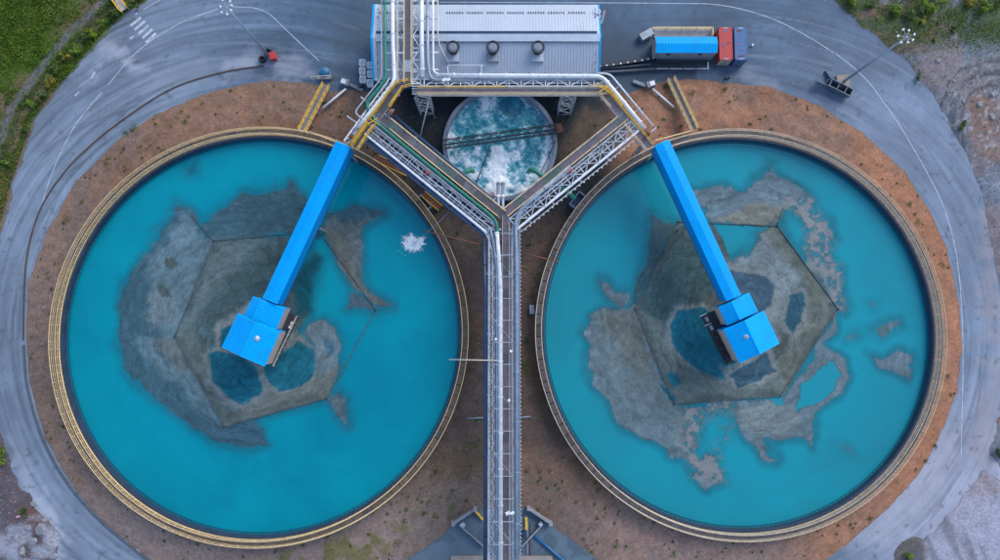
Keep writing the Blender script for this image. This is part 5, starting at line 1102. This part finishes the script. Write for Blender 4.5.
q = [P(451,555.5,0), P(552,555.5,0), P(554,575,0), P(449,575,0)]; MB().prism([(p.x, p.y) for p in q], -.1, .35).build('culvert_slab', warmconc, None, 'grey mauve concrete slab under the bridge at the bottom edge', 'slab')
for x, lb_ in ((527.5, 'thin white rail on the ground right of the bottom bridge'), (530.3, 'thin rusty rail on the ground right of the bottom bridge')):
    MB().beam(P(x,522,.1), P(x,556,.1), .12, .16).build('ground_rail', offwhite if x < 528 else rust, None, lb_, 'rail')
p = P(524.5,532,.4); rt = empty('blue_pump', (p.x, p.y, 0), 'small dark blue pump right of the central bridge at the bottom', 'pump'); MB().tube([p+Vector((0, -.6, .1)), p+Vector((0, .5, .1))], .4, 12).build('motor', darkblue, rt); MB().box(p-Vector((0, 0, .3)), (.8, 1.4, .2)).build('base', galv, rt)
p = P(463,524.5,.5); rt = empty('round_cap', (p.x, p.y, 0), 'small pale blue capped standpipe beside the left bottom wall', 'standpipe'); MB().cyl((p.x, p.y, -.1), .35, .8, 14).build('pipe_stub', greypipe, rt); MB().cyl((p.x, p.y, .7), .42, .12, 14).build('cap', offwhite, rt)

# ------------------------------------------------------------------ footbridge at the top left
a, b = P(124.5,10,.8), P(112,-8,.8); u, n, L_ = frame2(a, b); rt = empty('footbridge', (a.x, a.y, 0), 'yellow railed footbridge leaving the zebra crossing at the top left', 'footbridge')
for k in range(5): MB().beam(a.lerp(b, (k+.03)/5), a.lerp(b, (k+.97)/5), 1.3, .1).build('deck_panel', palerail, rt)
for s in (-.72, .72):
    m = MB()
    for zz in (.5, 1.0): m.beam(a+n*s+Vector((0, 0, zz)), b+n*s+Vector((0, 0, zz)), .1, .1)
    for k in range(5): p = a.lerp(b, k/4)+n*s; m.beam(p-Vector((0, 0, .8)), p+Vector((0, 0, 1.0)), .1, .1)
    m.build('handrail', yellow, rt); MB().beam(a+n*s, b+n*s, .12, .25).build('stringer', orange, rt)

# ------------------------------------------------------------------ vegetation
def ground_h(x, y):
    i = int(np.clip(np.searchsorted(gx, x), 1, len(gx)-1)); j = int(np.clip(np.searchsorted(gy, y), 1, len(gy)-1)); return float(HG[i, j])
def leaves(pts, sizes, cols_, flat=.5):
    n = len(pts); a = rng.uniform(0, 2*np.pi, n); tilt = rng.uniform(-flat, flat, (n, 2)); ux = np.c_[np.cos(a), np.sin(a), tilt[:, 0]]*sizes[:, None]; vy = np.c_[-np.sin(a), np.cos(a), tilt[:, 1]]*(sizes*.55)[:, None]
    v = np.stack([pts-ux, pts+vy, pts+ux, pts-vy], 1).reshape(-1, 3); f = np.arange(4*n).reshape(n, 4); return v, f, np.repeat(cols_, 4, 0)
def bush(x, y, rad, colr, label, ht=None, cat='bush', group=None):
    p = P(x, y, 0); z0 = max(ground_h(p.x, p.y), 0); ht = ht or rad*1.1; n = int(260*rad+120)
    k = max(4, int(rad*5)); cen = rng.normal(0, .42, (k, 3))*[rad, rad, ht*.3]+[0, 0, ht*.55]; w = rng.integers(0, k, n)
    d = rng.normal(0, 1, (n, 3)); d /= np.linalg.norm(d, axis=1)[:, None]; q = cen[w]+d*rng.uniform(.25, .5, n)[:, None]*rad*rng.uniform(.5, 1, k)[w][:, None]; q[:, 2] = np.maximum(q[:, 2], .08)
    tone = (rng.uniform(.6, 1.4, n)*rng.uniform(.75, 1.25, k)[w])[:, None]; cc = np.array(colr)[None, :]*tone; cc[:, 0] *= rng.uniform(.8, 1.35, n)
    rt = empty('bush' if cat == 'bush' else 'weed_clump', (p.x, p.y, z0), label, cat, group)
    v, f, c4 = leaves(q+[p.x, p.y, z0], rng.uniform(.10, .22, n)*min(1.3, .5+rad*.4), cc); o = np_mesh('crown', v-np.array([p.x, p.y, z0]), f, leafm, {'col': c4}, smooth=False); o.parent = rt
    m = MB()
    for j in range(4): e = cen[j]; m.tube([(p.x, p.y, z0-.1), (p.x+e[0]*.5, p.y+e[1]*.5, z0+e[2]*.5), (p.x+e[0], p.y+e[1], z0+e[2])], [.05, .035, .015], 5)
    m.build('stem', barkm, rt)
gcol = (.10, .17, .025); dcol = (.065, .11, .03); ycol = (.19, .18, .03)
B = [(95,37,1.1,(.13,.20,.02),'bright lime green bush beside the road at upper left'),(114,17,1.3,dcol,'dark bush just below the footbridge'),(106,22,1.1,gcol,'green bush second along the verge below the footbridge'),(88,38,1.0,dcol,'dark low bush left of the lime green bush'),
 (78,50,1.2,gcol,'green bush on the left verge below the lime green bush'),(70,60,1.1,ycol,'yellowish bush on the left verge where the ditch bends'),(60,72,1.1,dcol,'dark bush on the left verge above the pale stones'),(52,84,1.2,ycol,'yellow green bush on the left verge near the pale stones'),(44,96,1.2,(.10,.14,.05),'pale green bush on the left verge below the stones'),(36,106,1.0,gcol,'lowest thick green bush of the left verge'),(26,132,1.0,dcol,'dark bush on the narrow verge at the left edge'),(12,165,.9,gcol,'green bush low on the narrow verge at the left edge'),
 (140,3,1.1,(.10,.13,.05),'pale green bush right of the footbridge at the top'),(130,6,.8,dcol,'dark small bush touching the footbridge'),(3,456,1.5,gcol,'round green bush at the left edge above the rubble'),(28,508,.9,dcol,'dark small bush beside the broken slabs at lower left'),
 (848,4,1.2,gcol,'green bush at the top beside the right hand road'),(868,8,1.0,dcol,'dark green bush at the top left of the shrub belt'),(893,13,1.5,gcol,'wide green bush above the right mast head'),(908,18,1.5,dcol,'dark green bush left of the right mast lamps'),(925,12,1.7,(.09,.15,.02),'large bright green bush above the right mast lamps'),(934,6,1.2,gcol,'green bush at the top edge above the mast lamps'),(918,24,1.0,ycol,'yellowish bush just above the mast lamps'),
 (968,6,1.3,ycol,'yellow green bush at the top right'),(980,12,1.4,gcol,'green bush near the upper right corner'),(992,6,1.2,dcol,'dark bush in the upper right corner'),(932,41,.6,gcol,'small green bush right of the mast lamps'),(950,32,.7,dcol,'small dark bush on the pale ground at upper right'),(918,96-18,.7,dcol,'dark small bush at the edge of the right road'),(960,128,.9,dcol,'dark bush beside the right road near the wheel tracks'),(996,452,1.1,(.06,.10,.06),'bush at the right edge beside the pale track'),(906,558,.9,gcol,'green bush on the small mound at bottom right')]
for x, y, r_, c_, l_ in B: bush(x, y, r_, c_, l_)

# grass: one mass of blades
def scatter(n, box, test, seed):
    g = np.random.default_rng(seed); px = g.uniform(box[0], box[1], n); py = g.uniform(box[2], box[3], n); k = test(px, py); px, py = px[k], py[k]
    pts = np.array([P(a, b, 0)[:] for a, b in zip(px, py)]); ii = np.clip(np.searchsorted(gx, pts[:, 0]), 0, len(gx)-1); jj = np.clip(np.searchsorted(gy, pts[:, 1]), 0, len(gy)-1)
    pts[:, 2] = np.maximum(HG[ii, jj], 0); return pts, px, py
def grass_test(px, py):
    d = sdist(px, py, GRASS); n = fbm(px*.05, py*.05, 3); bare = (np.abs(d-25) < 4) | ((d > 8) & (d < 48) & (n > .52)) | ((py > 75) & (n > .47) & (d > 22))
    return (d > 2.5) & (~bare | (rng.uniform(0, 1, len(px)) < .18))
pts, ax_, ay_ = scatter(85000, (-20, 160, -20, 245), grass_test, 4); n = len(pts)
tn = fbm(ax_*.06, ay_*.06, 8); pts[:, 2] += rng.uniform(.05, .4, n)*(.5+tn)
cc = np.array([.072, .135, .012])[None, :]*(rng.uniform(.5, 1.4, n)*(.35+1.3*fbm(ax_*.22, ay_*.22, 12)))[:, None]; k = rng.uniform(0, 1, n) < .05+.35*sm(tn, .5, .7); cc[k] = np.array([.15, .17, .025])*rng.uniform(.6, 1.4, k.sum())[:, None]
k = rng.uniform(0, 1, n) < .22; cc[k] = np.array([.035, .07, .016])*rng.uniform(.6, 1.3, k.sum())[:, None]
v, f, c4 = leaves(pts, rng.uniform(.07, .19, n), cc, .9); tag(np_mesh('grass', v, f, leafm, {'col': c4}, 'stuff', False), 'rough green grass covering the upper left corner', 'grass')
def rgt_test(px, py):
    d = sdist(px, py, RIGHT); n = fbm(px*.06, py*.06, 23); return (d > 1.5) & (rng.uniform(0, 1, len(px)) < sm(n, .30, .52)*sm(py, 62, 26)+.05*sm(py, 220, 100)+.25*sm(d, 12, 2)*sm(py, 95, 60))
pts, ax_, ay_ = scatter(48000, (830, 1020, -10, 260), rgt_test, 6); n = len(pts); pts[:, 2] += rng.uniform(.05, .3, n)
cc = np.array([.09, .15, .03])[None, :]*rng.uniform(.5, 1.5, n)[:, None]; k = rng.uniform(0, 1, n) < .3; cc[k] = np.array([.13, .13, .04])
v, f, c4 = leaves(pts, rng.uniform(.08, .2, n), cc, .9); tag(np_mesh('grass', v, f, leafm, {'col': c4}, 'stuff', False), 'patchy scrub grass at the upper right corner', 'grass')
# weeds on the embankments
def weed_points(seed, n, box, test):
    g = np.random.default_rng(seed); px = g.uniform(box[0], box[1], n); py = g.uniform(box[2], box[3], n); d = sdist(px, py, EMB); k = (d > 2) & test(px, py); return px[k], py[k]
def outside(T):
    def t(px, py):
        q = np.array([P(a, b, 0)[:2] for a, b in zip(px, py)]); return np.hypot(q[:, 0]-T[0], q[:, 1]-T[1]) > T[2]+.2
    return t
for T, box, seed, lab, extra in ((TL, (20, 480, 78, 575), 31, 'scattered weeds on the soil around the left tank', [(126,133),(132,130),(135,127),(108,164),(83,201),(172,128),(186,122),(68,218),(398,541),(405,520),(430,500),(424,512),(452,507),(450,517),(436,470)]), (TR, (520, 965, 78, 575), 32, 'scattered weeds on the soil around the right tank', [(691,94),(724,90),(935,446),(925,461),(870,518),(615,545),(673,552),(917,222),(908,205),(942,265),(538,510),(543,517),(527,340),(524,365),(663,121),(665,88)])):
    wx, wy = weed_points(seed, 1100, box, lambda a, b: fbm(a*.03, b*.03, 71) > .42); q = np.array([P(a, b, 0)[:2] for a, b in zip(wx, wy)]); k = np.hypot(q[:, 0]-T[0], q[:, 1]-T[1]) > T[2]+.3; wx, wy = wx[k], wy[k]
    sz = rng.uniform(.08, .36, len(wx))**1.15; wx = np.r_[wx, [e[0] for e in extra]]; wy = np.r_[wy, [e[1] for e in extra]]; sz = np.r_[sz, rng.uniform(.4, .75, len(extra))]
    PT, SZ, CC = [], [], []
    for a, b, s in zip(wx, wy, sz):
        p = P(a, b, 0); z = max(ground_h(p.x, p.y), 0); m = int(8+60*s); o = rng.normal(0, s*.5, (m, 3)); o[:, 2] = np.abs(o[:, 2])*.7+.04; PT.append(o+[p.x, p.y, z]); SZ.append(rng.uniform(.06, .15, m)); base = random.choice(((.07, .13, .02), (.10, .13, .03), (.05, .085, .02), (.11, .11, .04))) ; CC.append(np.array(base)[None, :]*rng.uniform(.6, 1.4, m)[:, None])
    v, f, c4 = leaves(np.concatenate(PT), np.concatenate(SZ), np.concatenate(CC), .8); tag(np_mesh('weeds', v, f, leafm, {'col': c4}, 'stuff', False), lab, 'weeds')

# stones: loose gravel as stuff, larger broken slabs one by one
def rock(m, c_, s, seed, flat=.6):
    g = random.Random(seed); k = 7; lo = []; hi = []
    for i in range(k):
        a = 2*math.pi*(i+g.uniform(-.3, .3))/k; r_ = s*g.uniform(.6, 1.05); lo.append((c_[0]+r_*math.cos(a), c_[1]+r_*math.sin(a), c_[2]-.05)); r_ *= g.uniform(.55, .85); hi.append((c_[0]+r_*math.cos(a), c_[1]+r_*math.sin(a), c_[2]+s*flat*g.uniform(.7, 1.1)))
    m.add(lo+hi, [tuple(range(k, 2*k))]+[(i, (i+1) % k, k+(i+1) % k, k+i) for i in range(k)])
for nm, box, poly, cnt, lab, mt in (('gravel', (18, 480, 78, 570), EMB, 1500, 'loose stones on the embankment around the left tank', stonem), ('gravel', (520, 962, 78, 570), EMB, 1300, 'loose stones on the embankment around the right tank', mk('brown_stone', (.24, .16, .12), .85, 0, .3, .8)), ('gravel', (-5, 62, 430, 565), LOWL, 500, 'loose stones and crumbs on the lower left ground', stonem), ('gravel', (860, 1005, 20, 260), RIGHT, 700, 'loose stones on the right hand dirt yard', stonem), ('gravel', (0, 130, 0, 140), GRASS, 260, 'pale stones along the ditch in the upper left grass', stonem)):
    g = np.random.default_rng(cnt); px = g.uniform(box[0], box[1], cnt); py = g.uniform(box[2], box[3], cnt); d = sdist(px, py, poly); k = d > 1
    if poly is GRASS: k &= np.abs(d-25) < 5
    m = MB()
    for i, (a, b) in enumerate(zip(px[k], py[k])):
        p = P(a, b, 0); rock(m, (p.x, p.y, max(ground_h(p.x, p.y), 0)), min(.34, .06+abs(g.normal(0, .08))), i)
    tag(m.build(nm, mt, None, lab, 'stones'), kind='stuff')
slabs = [(42,530,1.6,1.0,'largest broken concrete slab of the lower left heap'),(35,541,1.2,.8,'broken slab below the largest one at lower left'),(50,545,1.1,.7,'broken slab at the right side of the lower left heap'),(30,527,.9,.6,'small broken slab left of the largest one'),(46,518,1.0,.6,'broken slab at the upper end of the lower left heap'),(24,550,1.0,.7,'broken slab at the lower left end of the heap'),(40,554,1.1,.7,'broken slab at the bottom of the lower left heap'),(55,556,.9,.6,'broken slab nearest the road at the bottom left'),(18,538,.8,.5,'lone small slab left of the heap'),(34,504,.9,.7,'pale block at the road edge above the slab heap')]
for i, (x, y, s, t_, l_) in enumerate(slabs):
    p = P(x, y, 0); m = MB(); rock(m, (0, 0, 0), s, 900+i, .22); v_ = [(p.x+a*math.cos(i)-b*t_*math.sin(i), p.y+a*math.sin(i)+b*t_*math.cos(i), max(ground_h(p.x, p.y), 0)+c_+.05+.12*a) for a, b, c_ in m.v]; q = MB(); q.v = v_; q.f = m.f; q.build('broken_slab', concrete if i % 3 else stonem, None, l_, 'slab', 'broken slabs')
for i, (x, y, s, l_) in enumerate([(992,94,1.1,'pale long stone inside the wheel track circle'),(978,105,.8,'pale boulder left of the long stone in the wheel circle'),(991,118,.8,'pale boulder in the lower part of the wheel circle'),(937,62,.7,'pale stone beside the road left of the wheel tracks'),(962,102,.5,'small pale stone inside the left of the wheel circle'),(953,82,.5,'dark stone at the left edge of the wheel tracks')]):
    p = P(x, y, 0); m = MB(); rock(m, (p.x, p.y, max(ground_h(p.x, p.y), 0)), s, 950+i, .4); m.build('boulder', concrete, None, l_, 'boulder')
p = P(19,516,.4); MB().box((p.x, p.y, max(ground_h(p.x, p.y), 0)+.15), (.6, .4, .3), .3).build('pink_bag', mk('pink_plastic', (.6, .3, .38), .5), None, 'small pink bag on the dark ground at lower left', 'bag')
for o in bpy.data.objects:
    if o.type == 'MESH' and o.data.users == 1: o.data.name = o.name
print('OBJECTS', len(bpy.data.objects))
